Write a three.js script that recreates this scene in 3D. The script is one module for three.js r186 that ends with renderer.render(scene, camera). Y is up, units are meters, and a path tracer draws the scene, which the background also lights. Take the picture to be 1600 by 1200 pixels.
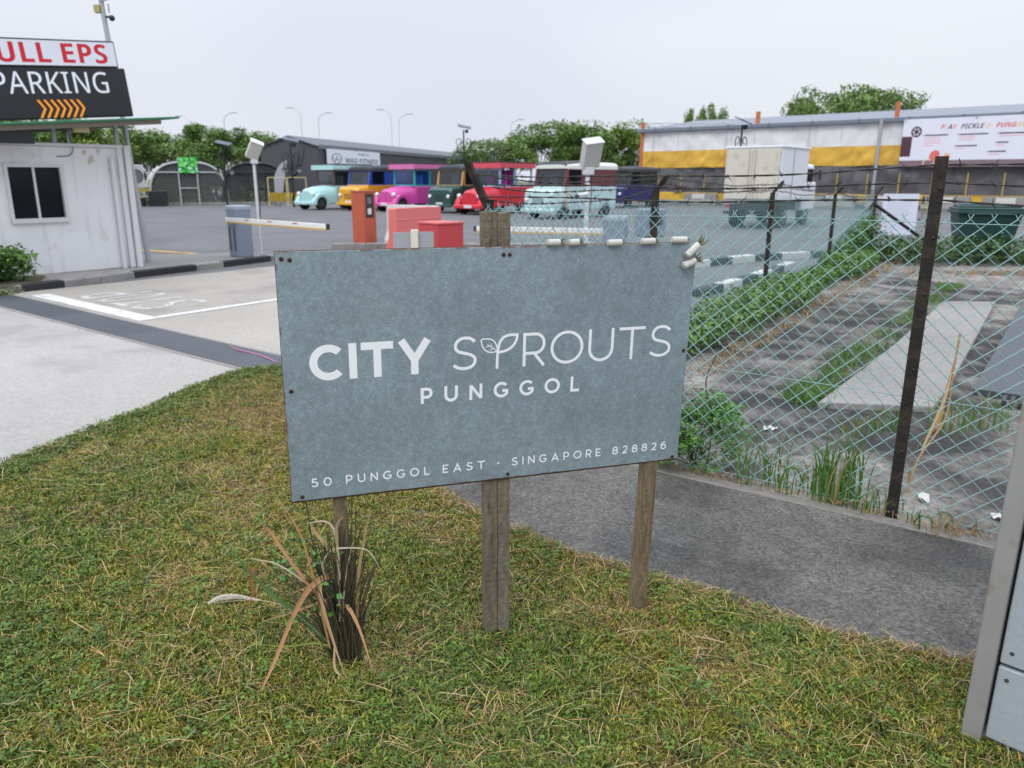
import * as THREE from 'three';
import { mergeGeometries } from 'three/addons/utils/BufferGeometryUtils.js';
import { RoundedBoxGeometry } from 'three/addons/geometries/RoundedBoxGeometry.js';
import { FontLoader } from 'three/addons/loaders/FontLoader.js';

// ---------------------------------------------------------------- camera, sky, sun, exposure
const scene = new THREE.Scene();
const camera = new THREE.PerspectiveCamera(2 * Math.atan(600 / 1187) * 180 / Math.PI, 4 / 3, 0.05, 900);
camera.position.set(0, 1.6, 0);
camera.rotation.set(-15.1 * Math.PI / 180, 0, 0);
camera.setViewOffset(1600, 1200, 25, 0, 1600, 1200);
camera.focus = 2.5;
camera.userData.fStop = 4.0;
const renderer = new THREE.WebGLRenderer({ antialias: true });
renderer.toneMapping = THREE.LinearToneMapping;
renderer.toneMappingExposure = 1.18;
renderer.shadowMap.enabled = true;
{ // overcast sky: pale, a little bluer overhead, brighter towards the zenith as a cloud deck is
  const W = 512, H = 256, d = new Float32Array(W * H * 4);
  const h3 = (x, y, z) => { const s = Math.sin(x * 127.1 + y * 311.7 + z * 74.7) * 43758.5453; return s - Math.floor(s); };
  const n3 = (x, y, z) => {
    const i = Math.floor(x), j = Math.floor(y), k = Math.floor(z); let a = x - i, b = y - j, c = z - k;
    a = a * a * (3 - 2 * a); b = b * b * (3 - 2 * b); c = c * c * (3 - 2 * c); let r = 0;
    for (let q = 0; q < 8; q++) { const u = q & 1, v = q >> 1 & 1, w = q >> 2; r += (u ? a : 1 - a) * (v ? b : 1 - b) * (w ? c : 1 - c) * h3(i + u, j + v, k + w); }
    return r;
  };
  for (let j = 0; j < H; j++) for (let i = 0; i < W; i++) {
    const el = (j + 0.5) / H * Math.PI - Math.PI / 2, az = (i + 0.5) / W * 2 * Math.PI;
    const s = Math.max(0, Math.sin(el)), cx = Math.cos(el) * Math.cos(az), cz = Math.cos(el) * Math.sin(az), cy = Math.sin(el);
    const cl = n3(cx * 2.2 + 7, cy * 6, cz * 2.2 + 3) * 0.6 + n3(cx * 5 + 1, cy * 13, cz * 5) * 0.4 - 0.5;
    const L = 0.685 * (1 + 2.1 * s * s) * (1 + 0.2 * cl), o = (j * W + i) * 4;
    d[o] = L * (0.95 - 0.05 * s); d[o + 1] = L * 0.985; d[o + 2] = L * (1.09 + 0.03 * s - 0.12 * cl); d[o + 3] = 1;
  }
  const t = new THREE.DataTexture(d, W, H, THREE.RGBAFormat, THREE.FloatType);
  t.mapping = THREE.EquirectangularReflectionMapping; t.magFilter = t.minFilter = THREE.LinearFilter; t.needsUpdate = true;
  scene.background = t; scene.environment = t;
}
const sun = new THREE.DirectionalLight(new THREE.Color(1, 0.96, 0.9), 0.9);
sun.position.set(-14, 34, 18); sun.target.position.set(0, 0, -8);
sun.castShadow = true; sun.shadow.radius = 40; sun.shadow.mapSize.set(2048, 2048);
Object.assign(sun.shadow.camera, { left: -45, right: 45, top: 45, bottom: -45, near: 1, far: 140 });
scene.add(sun, sun.target);

// ---------------------------------------------------------------- helpers
function rng(a) { return () => { a |= 0; a = a + 0x6D2B79F5 | 0; let t = Math.imul(a ^ a >>> 15, 1 | a); t = t + Math.imul(t ^ t >>> 7, 61 | t) ^ t; return ((t ^ t >>> 14) >>> 0) / 4294967296; }; }
const V = (x, y, z) => new THREE.Vector3(x, y, z);
const C = (r, g, b) => new THREE.Color().setRGB(r, g, b);
function hash2(x, y, s) { let h = Math.imul(x, 374761393) ^ Math.imul(y, 668265263) ^ Math.imul(s, 2147483647 ^ 0x5bd1e995); h = Math.imul(h ^ h >>> 13, 1274126177); return ((h ^ h >>> 16) >>> 0) / 4294967296; }
function pn(x, y, per, s) { // periodic value noise
  const i = Math.floor(x), j = Math.floor(y); let a = x - i, b = y - j; a = a * a * (3 - 2 * a); b = b * b * (3 - 2 * b);
  const m = (k) => ((k % per) + per) % per;
  const p = hash2(m(i), m(j), s), q = hash2(m(i + 1), m(j), s), r = hash2(m(i), m(j + 1), s), t = hash2(m(i + 1), m(j + 1), s);
  return p + (q - p) * a + (r - p) * b + (p - q - r + t) * a * b;
}
function fbm(u, v, f, oct, s) { let r = 0, a = 0.5, t = 0; for (let k = 0; k < oct; k++) { r += a * pn(u * f, v * f, f, s + k); t += a; a *= 0.5; f *= 2; } return r / t; }
const sm = (a, b, x) => { const t = Math.min(1, Math.max(0, (x - a) / (b - a))); return t * t * (3 - 2 * t); };
const mix = (a, b, t) => a + (b - a) * t;
const enc = (c) => { c = Math.min(1, Math.max(0, c)); return 255 * (c <= 0.0031308 ? 12.92 * c : 1.055 * c ** (1 / 2.4) - 0.055); };
function tex(n, metres, fn) { // fn(u, v) -> linear [r,g,b]; u, v in 0..1, tiles
  const d = new Uint8Array(n * n * 4);
  for (let j = 0; j < n; j++) for (let i = 0; i < n; i++) { const c = fn(i / n, j / n), o = (j * n + i) * 4; d[o] = enc(c[0]); d[o + 1] = enc(c[1]); d[o + 2] = enc(c[2]); d[o + 3] = 255; }
  const t = new THREE.DataTexture(d, n, n); t.colorSpace = THREE.SRGBColorSpace; t.wrapS = t.wrapT = THREE.RepeatWrapping;
  t.magFilter = THREE.LinearFilter; t.minFilter = THREE.LinearMipmapLinearFilter; t.generateMipmaps = true; t.repeat.set(1 / metres, 1 / metres); t.needsUpdate = true; return t;
}
function grey(n, metres, fn) { const t = tex(n, metres, () => [0, 0, 0]); const d = t.image.data; for (let j = 0; j < n; j++) for (let i = 0; i < n; i++) { const c = 255 * Math.min(1, Math.max(0, fn(i / n, j / n))), o = (j * n + i) * 4; d[o] = d[o + 1] = d[o + 2] = c; } t.colorSpace = THREE.NoColorSpace; t.needsUpdate = true; return t; }
function mat(color, rough = 0.7, o = {}) { return new THREE.MeshStandardMaterial({ color: Array.isArray(color) ? C(...color) : new THREE.Color(color), roughness: rough, side: THREE.DoubleSide, ...o }); }
const taken = {};
function numbered(n) { const k = taken[n] = (taken[n] ?? -1) + 1; return k ? n + '_' + String(k).padStart(3, '0') : n; }
function shade(o) { o.castShadow = o.receiveShadow = true; return o; }
function mesh(name, geo, m, parent) {
  if (Array.isArray(geo)) geo = join(geo);
  const o = shade(new THREE.Mesh(geo, m)); o.name = parent ? name : numbered(name); (parent || scene).add(o); return o;
}
function join(list) { return list.length === 1 ? list[0] : mergeGeometries(list.map((g) => { g = g.index ? g.toNonIndexed() : g; for (const k of Object.keys(g.attributes)) if (!['position', 'normal', 'uv', 'color'].includes(k)) g.deleteAttribute(k); if (!g.attributes.uv) g.setAttribute('uv', new THREE.BufferAttribute(new Float32Array(g.attributes.position.count * 2), 2)); return g; })); }
function thing(name, label, category, [x, y, z] = [0, 0, 0], turn = 0, group) {
  const o = new THREE.Group(); o.name = numbered(name); scene.add(o); o.position.set(x, y, z); o.rotation.y = turn;
  o.userData = { label, category }; if (group) o.userData.group = group; return o;
}
function tag(o, label, category, group, kind) { o.userData.label = label; o.userData.category = category; if (group) o.userData.group = group; if (kind) o.userData.kind = kind; return o; }
function struct(name, geo, m, label, category) { const o = mesh(name, geo, m); o.userData.kind = 'structure'; o.userData.label = label; o.userData.category = category || name.replace(/_/g, ' '); return o; }
function copyOf(o, pos, turn, label) { const c = o.clone(); c.name = numbered(o.name.replace(/_\d{3}$/, '')); scene.add(c); if (pos) c.position.set(...pos); if (turn !== undefined) c.rotation.y = turn; c.userData = { ...o.userData, label }; return c; }
function uvScale(g, f) { const p = g.attributes.position, n = g.attributes.normal, u = g.attributes.uv; for (let i = 0; i < p.count; i++) { const ax = Math.abs(n.getX(i)), ay = Math.abs(n.getY(i)), az = Math.abs(n.getZ(i)); if (az >= ax && az >= ay) u.setXY(i, p.getX(i), p.getY(i)); else if (ax >= ay) u.setXY(i, p.getZ(i), p.getY(i)); else u.setXY(i, p.getX(i), p.getZ(i)); } return g; }
function bx(w, h, d, x = 0, y = 0, z = 0, r = 0) { const g = r > 0 ? new RoundedBoxGeometry(w, h, d, 2, r) : new THREE.BoxGeometry(w, h, d); g.translate(x, y, z); return uvScale(g); }
function bar(a, b, w, d = w) { // square bar from a to b
  const A = V(...a), B = V(...b), L = A.distanceTo(B), g = new THREE.BoxGeometry(w, L, d); uvScale(g);
  const q = new THREE.Quaternion().setFromUnitVectors(V(0, 1, 0), B.clone().sub(A).normalize());
  g.applyQuaternion(q); g.translate((A.x + B.x) / 2, (A.y + B.y) / 2, (A.z + B.z) / 2); return g;
}
function rod(a, b, r, r2 = r, n = 10) {
  const A = V(...a), B = V(...b), L = A.distanceTo(B), g = new THREE.CylinderGeometry(r2, r, L, n);
  g.applyQuaternion(new THREE.Quaternion().setFromUnitVectors(V(0, 1, 0), B.clone().sub(A).normalize()));
  g.translate((A.x + B.x) / 2, (A.y + B.y) / 2, (A.z + B.z) / 2); return g;
}
function pipe(pts, r, seg = 24, n = 6) { return new THREE.TubeGeometry(new THREE.CatmullRomCurve3(pts.map((p) => V(...p))), seg, r, n, false); }
function sheet(pts, y) { // pts: [x, z] outline, flat at height y, uv in metres
  const s = new THREE.Shape(pts.map(([x, z]) => new THREE.Vector2(x, -z))), g = new THREE.ShapeGeometry(s); g.rotateX(-Math.PI / 2); g.translate(0, y, 0); return g;
}
function slab(pts, y0, y1, bevel = 0.008) {
  const s = new THREE.Shape(pts.map(([x, z]) => new THREE.Vector2(x, -z)));
  const g = new THREE.ExtrudeGeometry(s, { depth: y1 - y0 - bevel, bevelEnabled: bevel > 0, bevelThickness: bevel, bevelSize: bevel, bevelOffset: -bevel, bevelSegments: 2 }); g.rotateX(-Math.PI / 2); g.translate(0, y0, 0); return g;
}
function ribbon(pts, w, seg = 10, fold = 0.25, tip = 0.12, face) { // a leaf: a folded strip along a curve, tapering to its tip
  const c = new THREE.CatmullRomCurve3(pts.map((p) => V(...p))), pos = [], uv = [], idx = [];
  for (let i = 0; i <= seg; i++) {
    const t = i / seg, p = c.getPoint(t), g = c.getTangent(t); let s = face ? V(...face).cross(g) : V(0, 1, 0).cross(g); if (s.length() < 0.2) s = V(1, 0, 0.3).cross(g); s.normalize();
    const n = g.clone().cross(s).normalize(), k = w * 0.5 * (t < 0.15 ? mix(0.6, 1, t / 0.15) : mix(1, tip, ((t - 0.15) / 0.85) ** 1.8));
    for (const [q, e] of [[-1, 0], [0, -fold], [1, 0]]) { const v = p.clone().addScaledVector(s, q * k).addScaledVector(n, e * k); pos.push(v.x, v.y, v.z); uv.push(q * k, t * 0.3); }
    if (i) for (const q of [0, 1]) { const a = (i - 1) * 3 + q, b = a + 3; idx.push(a, b, a + 1, b, b + 1, a + 1); }
  }
  const g = new THREE.BufferGeometry(); g.setAttribute('position', new THREE.Float32BufferAttribute(pos, 3)); g.setAttribute('uv', new THREE.Float32BufferAttribute(uv, 2)); g.setIndex(idx); g.computeVertexNormals(); return g;
}
function soup(pos, col) { const g = new THREE.BufferGeometry(); g.setAttribute('position', new THREE.Float32BufferAttribute(pos, 3)); if (col) g.setAttribute('color', new THREE.Float32BufferAttribute(col, 3)); g.computeVertexNormals(); return g; }
// leaves scattered through a volume: where(r) -> [x,y,z]; each leaf a folded kite of two or four triangles
function leafCloud(n, where, size, r, tones, droop = 0.3, wide = 0.45) {
  const pos = [], col = [], a = V(0, 0, 0), b = V(0, 0, 0), nn = V(0, 0, 0);
  for (let k = 0; k < n; k++) {
    const p = where(r); const s = size * (0.6 + 0.8 * r()), th = r() * 6.283, el = (r() - 0.5 - droop) * 1.5;
    a.set(Math.cos(th) * Math.cos(el), Math.sin(el), Math.sin(th) * Math.cos(el)); nn.set(r() - 0.5, 1.2 * r() + 0.2, r() - 0.5).normalize(); b.crossVectors(a, nn).normalize(); nn.crossVectors(b, a);
    const w = s * wide * (0.8 + 0.4 * r()), T = tones[Math.floor(r() * tones.length)], v = 0.75 + 0.5 * r();
    const q = (u, m, o) => [p[0] + a.x * u * s + b.x * m * w + nn.x * o * s, p[1] + a.y * u * s + b.y * m * w + nn.y * o * s, p[2] + a.z * u * s + b.z * m * w + nn.z * o * s];
    const A = q(0, 0, 0), B = q(0.45, 0.5, 0.1), D = q(0.45, -0.5, 0.1), E = q(1, 0, -0.05);
    pos.push(...A, ...B, ...E, ...A, ...E, ...D); for (let i = 0; i < 6; i++) col.push(T[0] * v, T[1] * v, T[2] * v);
  }
  return soup(pos, col);
}
// upright blades from a small base: each blade three triangles bending over
function tuft(n, h, w, spread, lean, r, tones) {
  const pos = [], col = [];
  for (let k = 0; k < n; k++) {
    const th = r() * 6.283, d = spread * Math.sqrt(r()), bxx = Math.cos(th) * d, bz = Math.sin(th) * d, ph = r() * 6.283, L = h * (0.55 + 0.6 * r()), le = lean * (0.4 + 0.9 * r());
    const dx = Math.cos(ph), dz = Math.sin(ph), tw = r() * 3.14, sx = Math.cos(tw), sz = Math.sin(tw), ww = w * (0.7 + 0.6 * r()) / 2;
    const T = tones[Math.floor(r() * tones.length)], v = 0.8 + 0.4 * r();
    const m = [bxx + dx * L * le * 0.4, L * (0.62 - 0.2 * le), bz + dz * L * le * 0.4], e = [bxx + dx * L * le, Math.max(0.004, L * (1 - 0.62 * le)), bz + dz * L * le];
    const P = (o, s) => [o[0] + sx * ww * s, o[1], o[2] + sz * ww * s], b0 = [bxx, 0, bz];
    const A = P(b0, -0.8), B = P(b0, 0.8), M = P(m, -1), N = P(m, 1);
    pos.push(...A, ...B, ...N, ...A, ...N, ...M, ...M, ...N, ...e); for (let i = 0; i < 9; i++) col.push(T[0] * v, T[1] * v, T[2] * v);
  }
  return soup(pos, col);
}
function inside(P, x, z) { let c = false; for (let i = 0, j = P.length - 1; i < P.length; j = i++) if ((P[i][1] > z) !== (P[j][1] > z) && x < (P[j][0] - P[i][0]) * (z - P[i][1]) / (P[j][1] - P[i][1]) + P[i][0]) c = !c; return c; }
function toEdge(P, x, z, closed = true) { let m = 1e9; for (let i = closed ? 0 : 1, j = closed ? P.length - 1 : 0; i < P.length; j = i++) { const [ax, az] = P[j], [bx_, bz] = P[i], dx = bx_ - ax, dz = bz - az, t = Math.min(1, Math.max(0, ((x - ax) * dx + (z - az) * dz) / (dx * dx + dz * dz))); m = Math.min(m, Math.hypot(x - ax - dx * t, z - az - dz * t)); } return m; }
function canvasTex(w, h, draw) { const c = document.createElement('canvas'); c.width = w; c.height = h; const x = c.getContext('2d'); draw(x, w, h); const t = new THREE.CanvasTexture(c); t.colorSpace = THREE.SRGBColorSpace; t.anisotropy = 8; return t; }
function panelUV(g, w, h, cx = 0, cy = 0) { const p = g.attributes.position, u = g.attributes.uv; for (let i = 0; i < p.count; i++) u.setXY(i, (p.getX(i) - cx) / w + 0.5, (p.getY(i) - cy) / h + 0.5); return g; }

// ---------------------------------------------------------------- ground
const asphaltT = tex(1024, 6, (u, v) => { const a = fbm(u, v, 6, 3, 3), b = fbm(u, v, 160, 2, 9), c = fbm(u, v, 24, 3, 31), k = 0.135 * (0.72 + 0.42 * a) * (0.7 + 0.6 * b) * (0.9 + 0.2 * c); return [k * 1.0, k * 0.985, k * 1.03]; });
const roadT = tex(2048, 6, (u, v) => { const a = fbm(u, v, 4, 4, 12), b = fbm(u, v, 256, 2, 77), st = fbm(u, v * 1, 9, 4, 51), k = 0.34 * (0.83 + 0.3 * a) * (0.86 + 0.28 * b) * (1 - 0.16 * sm(0.55, 0.75, st)); return [k * 1.05, k * 0.985, k * 0.91]; });
const laneT = tex(1024, 6, (u, v) => { const a = fbm(u, v, 3, 4, 112), b = fbm(u, v, 200, 2, 277), st = fbm(u, v, 7, 4, 151), k = 0.33 * (0.82 + 0.3 * a) * (0.88 + 0.24 * b) * (1 - 0.2 * sm(0.55, 0.8, st)); return [k * 1.08, k * 0.985, k * 0.87]; });
const pathT = tex(2048, 3, (u, v) => { const a = fbm(u, v, 3, 5, 21), b = fbm(u, v, 300, 2, 5), c = fbm(u, v, 40, 3, 61), f = pn(u * 420, v * 420, 420, 8), sp = f > 0.93 ? 1.9 : 1, dk = 1 - 0.38 * sm(0.45, 0.75, fbm(u, v, 9, 6, 93)), lt = 1 + 0.5 * sm(0.55, 0.75, fbm(u, v, 14, 6, 97)), g = hash2(Math.floor(u * 1024), Math.floor(v * 1024), 4), k = 0.125 * (0.6 + 0.7 * a) * (0.35 + 1.2 * b) * (0.82 + 0.3 * c) * (0.55 + 0.8 * g) * sp * dk * (0.7 + 0.3 * lt); return [k * 1.07, k * 1.0, k * 0.9]; });
const pathB = grey(1024, 1.5, (u, v) => 0.6 * fbm(u, v, 140, 3, 5) + 0.4 * fbm(u, v, 20, 3, 6));
const lotT = tex(2048, 8, (u, v) => { const a = sm(0.4, 0.64, fbm(u, v, 6, 6, 41)), b = fbm(u, v, 300, 2, 15), c = fbm(u, v, 36, 4, 71), k = mix(0.024, 0.23, a * 0.6 + sm(0.35, 0.7, c) * 0.4) * (0.4 + 1.2 * b) * (1 - 0.5 * sm(0.62, 0.72, fbm(u, v, 22, 5, 47))); return [k * 1.1, k * 0.98, k * 0.86]; });
const slabT = tex(1024, 4, (u, v) => { const a = fbm(u, v, 4, 5, 141), b = fbm(u, v, 200, 2, 115), k = 0.25 * (0.65 + 0.6 * a) * (0.8 + 0.4 * b); return [k * 1.04, k * 0.98, k * 0.92]; });
const fineB = grey(512, 0.7, (u, v) => fbm(u, v, 60, 3, 205));
const M = {};
M.asphalt = mat('#ffffff', 0.82, { map: asphaltT, bumpMap: fineB, bumpScale: 0.004 });
M.road = mat('#ffffff', 0.8, { map: roadT, bumpMap: fineB, bumpScale: 0.0015 });
M.lane = mat('#ffffff', 0.8, { map: laneT, bumpMap: fineB, bumpScale: 0.0015 });
M.path = mat('#ffffff', 0.92, { map: pathT, bumpMap: pathB, bumpScale: 0.005 });
M.lot = mat('#ffffff', 0.9, { map: lotT, bumpMap: pathB, bumpScale: 0.004 });
M.slab = mat('#ffffff', 0.88, { map: slabT, bumpMap: fineB, bumpScale: 0.002 });
M.kerbWhite = mat('#ffffff', 0.85, { map: tex(512, 2, (u, v) => { const a = fbm(u, v, 6, 5, 541), b = fbm(u, v, 90, 2, 515), k = 0.28 * (0.45 + 0.9 * a) * (0.8 + 0.4 * b); return [k * 1.03, k, k * 0.94]; }), bumpMap: fineB, bumpScale: 0.003 });
M.kerbPaint = mat([0.58, 0.57, 0.54], 0.8, { bumpMap: fineB, bumpScale: 0.003 });
M.kerbBlack = mat([0.02, 0.021, 0.024], 0.7, { bumpMap: fineB, bumpScale: 0.003 });
M.line = mat([0.68, 0.68, 0.66], 0.7);

struct('ground', sheet([[-450, 40], [450, 40], [450, -500], [-450, -500]], -0.03), mat([0.10, 0.11, 0.06], 0.95), 'flat ground reaching to the horizon under everything', 'ground');
struct('car_park', sheet([[-60, 4], [60, 4], [60, -110], [-60, -110]], -0.006), M.asphalt, 'grey asphalt surface of the car park', 'car park');
struct('driveway', sheet([[-8.5, 6], [-1.2, 6], [-1.2, -5.9], [-1.9, -6.46], [-7.4, -10.75], [-30, -10.75], [-30, 6]], 0.0), M.road, 'pale concrete driveway in front of the drain strip', 'driveway');
// lane beyond the drain, laid in two slabs that meet in a joint
const dU = [0.784, 0.62], dL = [0.62, -0.784], d0 = [-2.03, -6.94];
const lp = (s, t) => [d0[0] + dU[0] * s + dL[0] * t, d0[1] + dU[1] * s + dL[1] * t];
struct('entrance_lane', sheet([lp(-6.4, 0), lp(1.0, 0), lp(1.6, 3.7), lp(-1.9, 3.95), lp(-3.0, 6.6), lp(-6.4, 6.2)], 0.004), M.lane, 'beige concrete entrance lane beyond the drain strip', 'entrance lane');
{ // drain strip: dark flush plates laid end to end
  const t = thing('drain_strip', 'dark grey flush drain strip crossing the concrete driveway', 'drain');
  const pm = [mat([0.062, 0.068, 0.08], 0.62, { bumpMap: fineB, bumpScale: 0.002 }), mat([0.07, 0.076, 0.088], 0.66, { bumpMap: fineB, bumpScale: 0.002 }), mat([0.056, 0.062, 0.074], 0.6, { bumpMap: fineB, bumpScale: 0.002 })];
  for (let k = 0; k < 12; k++) { const s0 = 0.95 - k * 0.6, s1 = s0 - 0.597; mesh('drain_plate', slab([lp(s0, -0.5), lp(s1, -0.5), lp(s1, -0.02), lp(s0, -0.02)], -0.02, 0.012, 0.003), pm[k * 7 % 3], t); }
  for (const [a, b] of [[-0.545, -0.503], [-0.017, 0.02]]) mesh('drain_edge', slab([lp(0.95, a), lp(-6.25, a), lp(-6.25, b), lp(0.95, b)], -0.02, 0.009, 0.002), M.slab, t);
}
{ // markings
  const wornA = grey(512, 1.2, (u, v) => sm(0.30, 0.52, fbm(u, v, 9, 5, 331)) * 0.55 + 0.2); wornA.repeat.set(0.8, 0.8);
  const worn = mat([0.62, 0.61, 0.59], 0.8, { alphaMap: wornA, transparent: true });
  const w2A = grey(512, 1.2, (u, v) => sm(0.2, 0.42, fbm(u, v, 11, 5, 431)) * 0.4 + 0.55);
  const worn2 = mat([0.64, 0.63, 0.61], 0.8, { alphaMap: w2A, transparent: true });
  struct('lane_line', sheet([lp(-2.89, 0.33), lp(-2.76, 0.33), lp(-2.9, 5.2), lp(-3.03, 5.2)].map(([x, z]) => [x, z]), 0.010), worn2, 'white painted line dividing the entrance lane', 'road marking');
  struct('stop_line', sheet([lp(-5.9, 0.12), lp(-2.76, 0.08), lp(-2.76, 0.32), lp(-5.9, 0.36)], 0.009), worn2, 'white stop line along the far edge of the drain strip', 'road marking');
  const font = await new FontLoader().loadAsync('fonts/droid/droid_sans_regular.typeface.json');
  const geos = []; let k = 0;
  for (const ch of 'STOP') { const g = new THREE.ShapeGeometry(font.generateShapes(ch, 1), 8); g.computeBoundingBox(); const b = g.boundingBox, w = b.max.x - b.min.x, h = b.max.y - b.min.y; g.translate(-b.min.x, -b.min.y, 0); g.scale(0.36 / w, 0.95 / h, 1);
    const p = g.attributes.position, s0 = -3.45 - k * 0.5; for (let i = 0; i < p.count; i++) { const [x, z] = lp(s0 - p.getX(i), 1.42 - p.getY(i)); p.setXYZ(i, x, 0.009, z); } g.setAttribute('uv', new THREE.Float32BufferAttribute(Array.from({ length: p.count * 2 }, (_, i) => i % 2 ? p.getZ(i >> 1) : p.getX(i >> 1)), 2)); g.computeVertexNormals(); geos.push(g); k++; }
  struct('stop_lettering', geos, worn, 'faded white STOP lettering painted on the entrance lane', 'road marking');
  const yl = mat([0.62, 0.36, 0.06], 0.8, { alphaMap: w2A, transparent: true });
  struct('bay_line', [sheet([[-8.6, -18.3], [-6.4, -16.95], [-6.45, -16.82], [-8.7, -18.15]], 0.0), sheet([[-6.4, -16.95], [-7.6, -16.0], [-7.5, -15.9], [-6.28, -16.85]], 0.003)], yl, 'yellow painted box lines on the asphalt beside the booth', 'road marking');
}
// path and lot
const lawnPath = [[-0.32, -3.74], [-0.05, -3.37], [0.16, -3.17], [0.35, -2.98], [0.60, -2.85], [0.78, -2.73], [0.99, -2.59], [1.15, -2.45], [1.40, -2.32], [1.61, -2.24]];
const fenceA = [2.75, -2.83], post1 = [1.928, -3.41], corner = [-0.064, -4.815];
const fx = (s) => [post1[0] - 0.8174 * s, post1[1] - 0.5761 * s]; // along the near fence, s metres left of the tall post
const nrm = [-0.5761, 0.8174];
struct('footpath', slab([[-1.95, -6.3], [-1.3, -5.75], [fx(2.45)[0] + nrm[0] * 0.02, fx(2.45)[1] + nrm[1] * 0.06], [fx(1)[0] + nrm[0] * 0.05, fx(1)[1] + nrm[1] * 0.05], [fx(0)[0] + nrm[0] * 0.06, fx(0)[1] + nrm[1] * 0.06], [fx(-1.8)[0] + nrm[0] * 0.05, fx(-1.8)[1] + nrm[1] * 0.05], [3.6, -1.2], [1.2, -1.9], [0.3, -2.5], [-0.6, -3.4], [-1.5, -5.7]], -0.05, 0.022, 0.012), M.path, 'dark speckled concrete footpath between the lawn and the fence', 'footpath');
struct('path_edge', slab([fx(-1.8), fx(0), fx(1), fx(2.45)].map(([x, z]) => [x + nrm[0] * 0.14, z + nrm[1] * 0.14]).concat([fx(2.45), fx(1), fx(0), fx(-1.8)].map(([x, z]) => [x + nrm[0] * 0.05, z + nrm[1] * 0.05])), -0.05, 0.028, 0.012), mat([0.8, 0.78, 0.74], 0.9, { map: slabT, bumpMap: pathB, bumpScale: 0.005 }), 'paler worn concrete rim of the footpath below the fence', 'footpath edge');
struct('concrete_yard', sheet([[-0.05, -4.85], [8.2, -16.8], [16, -15.5], [16, 0], [3.2, -2.4]], 0.002), M.lot, 'stained weedy concrete yard behind the wire fence', 'yard');
struct('yard_slab', slab([[2.32, -5.25], [3.62, -6.9], [5.9, -9.95], [6.55, -9.9], [5.0, -7.75], [3.45, -5.6], [3.1, -5.15]], 0, 0.05, 0.012), M.slab, 'paler raised concrete slab in the fenced yard', 'yard slab');
{ // drain covers beside the slab
  const t = thing('drain_cover', 'dark grey steel drain covers beside the pale yard slab', 'drain cover');
  const a = [3.5, -5.4], b = [6.95, -9.95], L = Math.hypot(b[0] - a[0], b[1] - a[1]), ux = (b[0] - a[0]) / L, uz = (b[1] - a[1]) / L, cx = -uz, cz = ux;
  const q = (s, w) => [a[0] + ux * s - cx * w, a[1] + uz * s - cz * w];
  const dm = mat([0.075, 0.085, 0.1], 0.55, { metalness: 0.3, bumpMap: fineB, bumpScale: 0.002 });
  for (let k = 0; k < 5; k++) mesh('cover_plate', slab([q(0.25 + k * 1.06, -0.42), q(0.25 + k * 1.06 + 1.045, -0.42), q(0.25 + k * 1.06 + 1.045, 0), q(0.25 + k * 1.06, 0)], 0.005, 0.055, 0.004), dm, t);
  const gm = mat([0.03, 0.032, 0.036], 0.6);
  for (let k = 0; k < 14; k++) mesh('grating_bar', slab([q(0.0, -0.2 - k * 0.05), q(0.2, -0.2 - k * 0.05), q(0.2, -0.225 - k * 0.05), q(0.0, -0.225 - k * 0.05)], 0.005, 0.05, 0), gm, t);
}
{ // kerb along the booth island: dark and pale blocks
  const t = thing('lane_kerb', 'kerb of black and grey painted blocks below the white booth', 'kerb');
  const pts = [[-7.3, -10.6], [-6.73, -11.39], [-6.47, -11.9], [-5.93, -12.95], [-5.26, -14.09], [-4.49, -15.58], [-4.0, -16.6]]; const c = new THREE.CatmullRomCurve3(pts.map(([x, z]) => V(x, 0, z)));
  const L = c.getLength(), n = Math.round(L / 0.6);
  for (let k = 0; k < n; k++) { const p = c.getPointAt(k / n), q = c.getPointAt((k + 0.985) / n), dx = q.x - p.x, dz = q.z - p.z, l = Math.hypot(dx, dz), nx = dz / l * 0.16, nz = -dx / l * 0.16;
    const dark = [1, 4, 5, 7, 8, 10].includes(k % 11); mesh('kerb_block', slab([[p.x, p.z], [q.x, q.z], [q.x + nx, q.z + nz], [p.x + nx, p.z + nz]], -0.02, 0.11, 0.02), dark ? M.kerbBlack : M.kerbWhite, t); }
  struct('booth_island', slab([[-7.45, -10.7], [-6.86, -11.48], [-6.62, -11.97], [-6.08, -13.02], [-5.42, -14.15], [-4.64, -15.62], [-5.6, -16.2], [-10.5, -14.6], [-12, -11.5]], -0.02, 0.1, 0.01), M.slab, 'raised concrete island under the white booth and barrier', 'kerb island');
}
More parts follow.
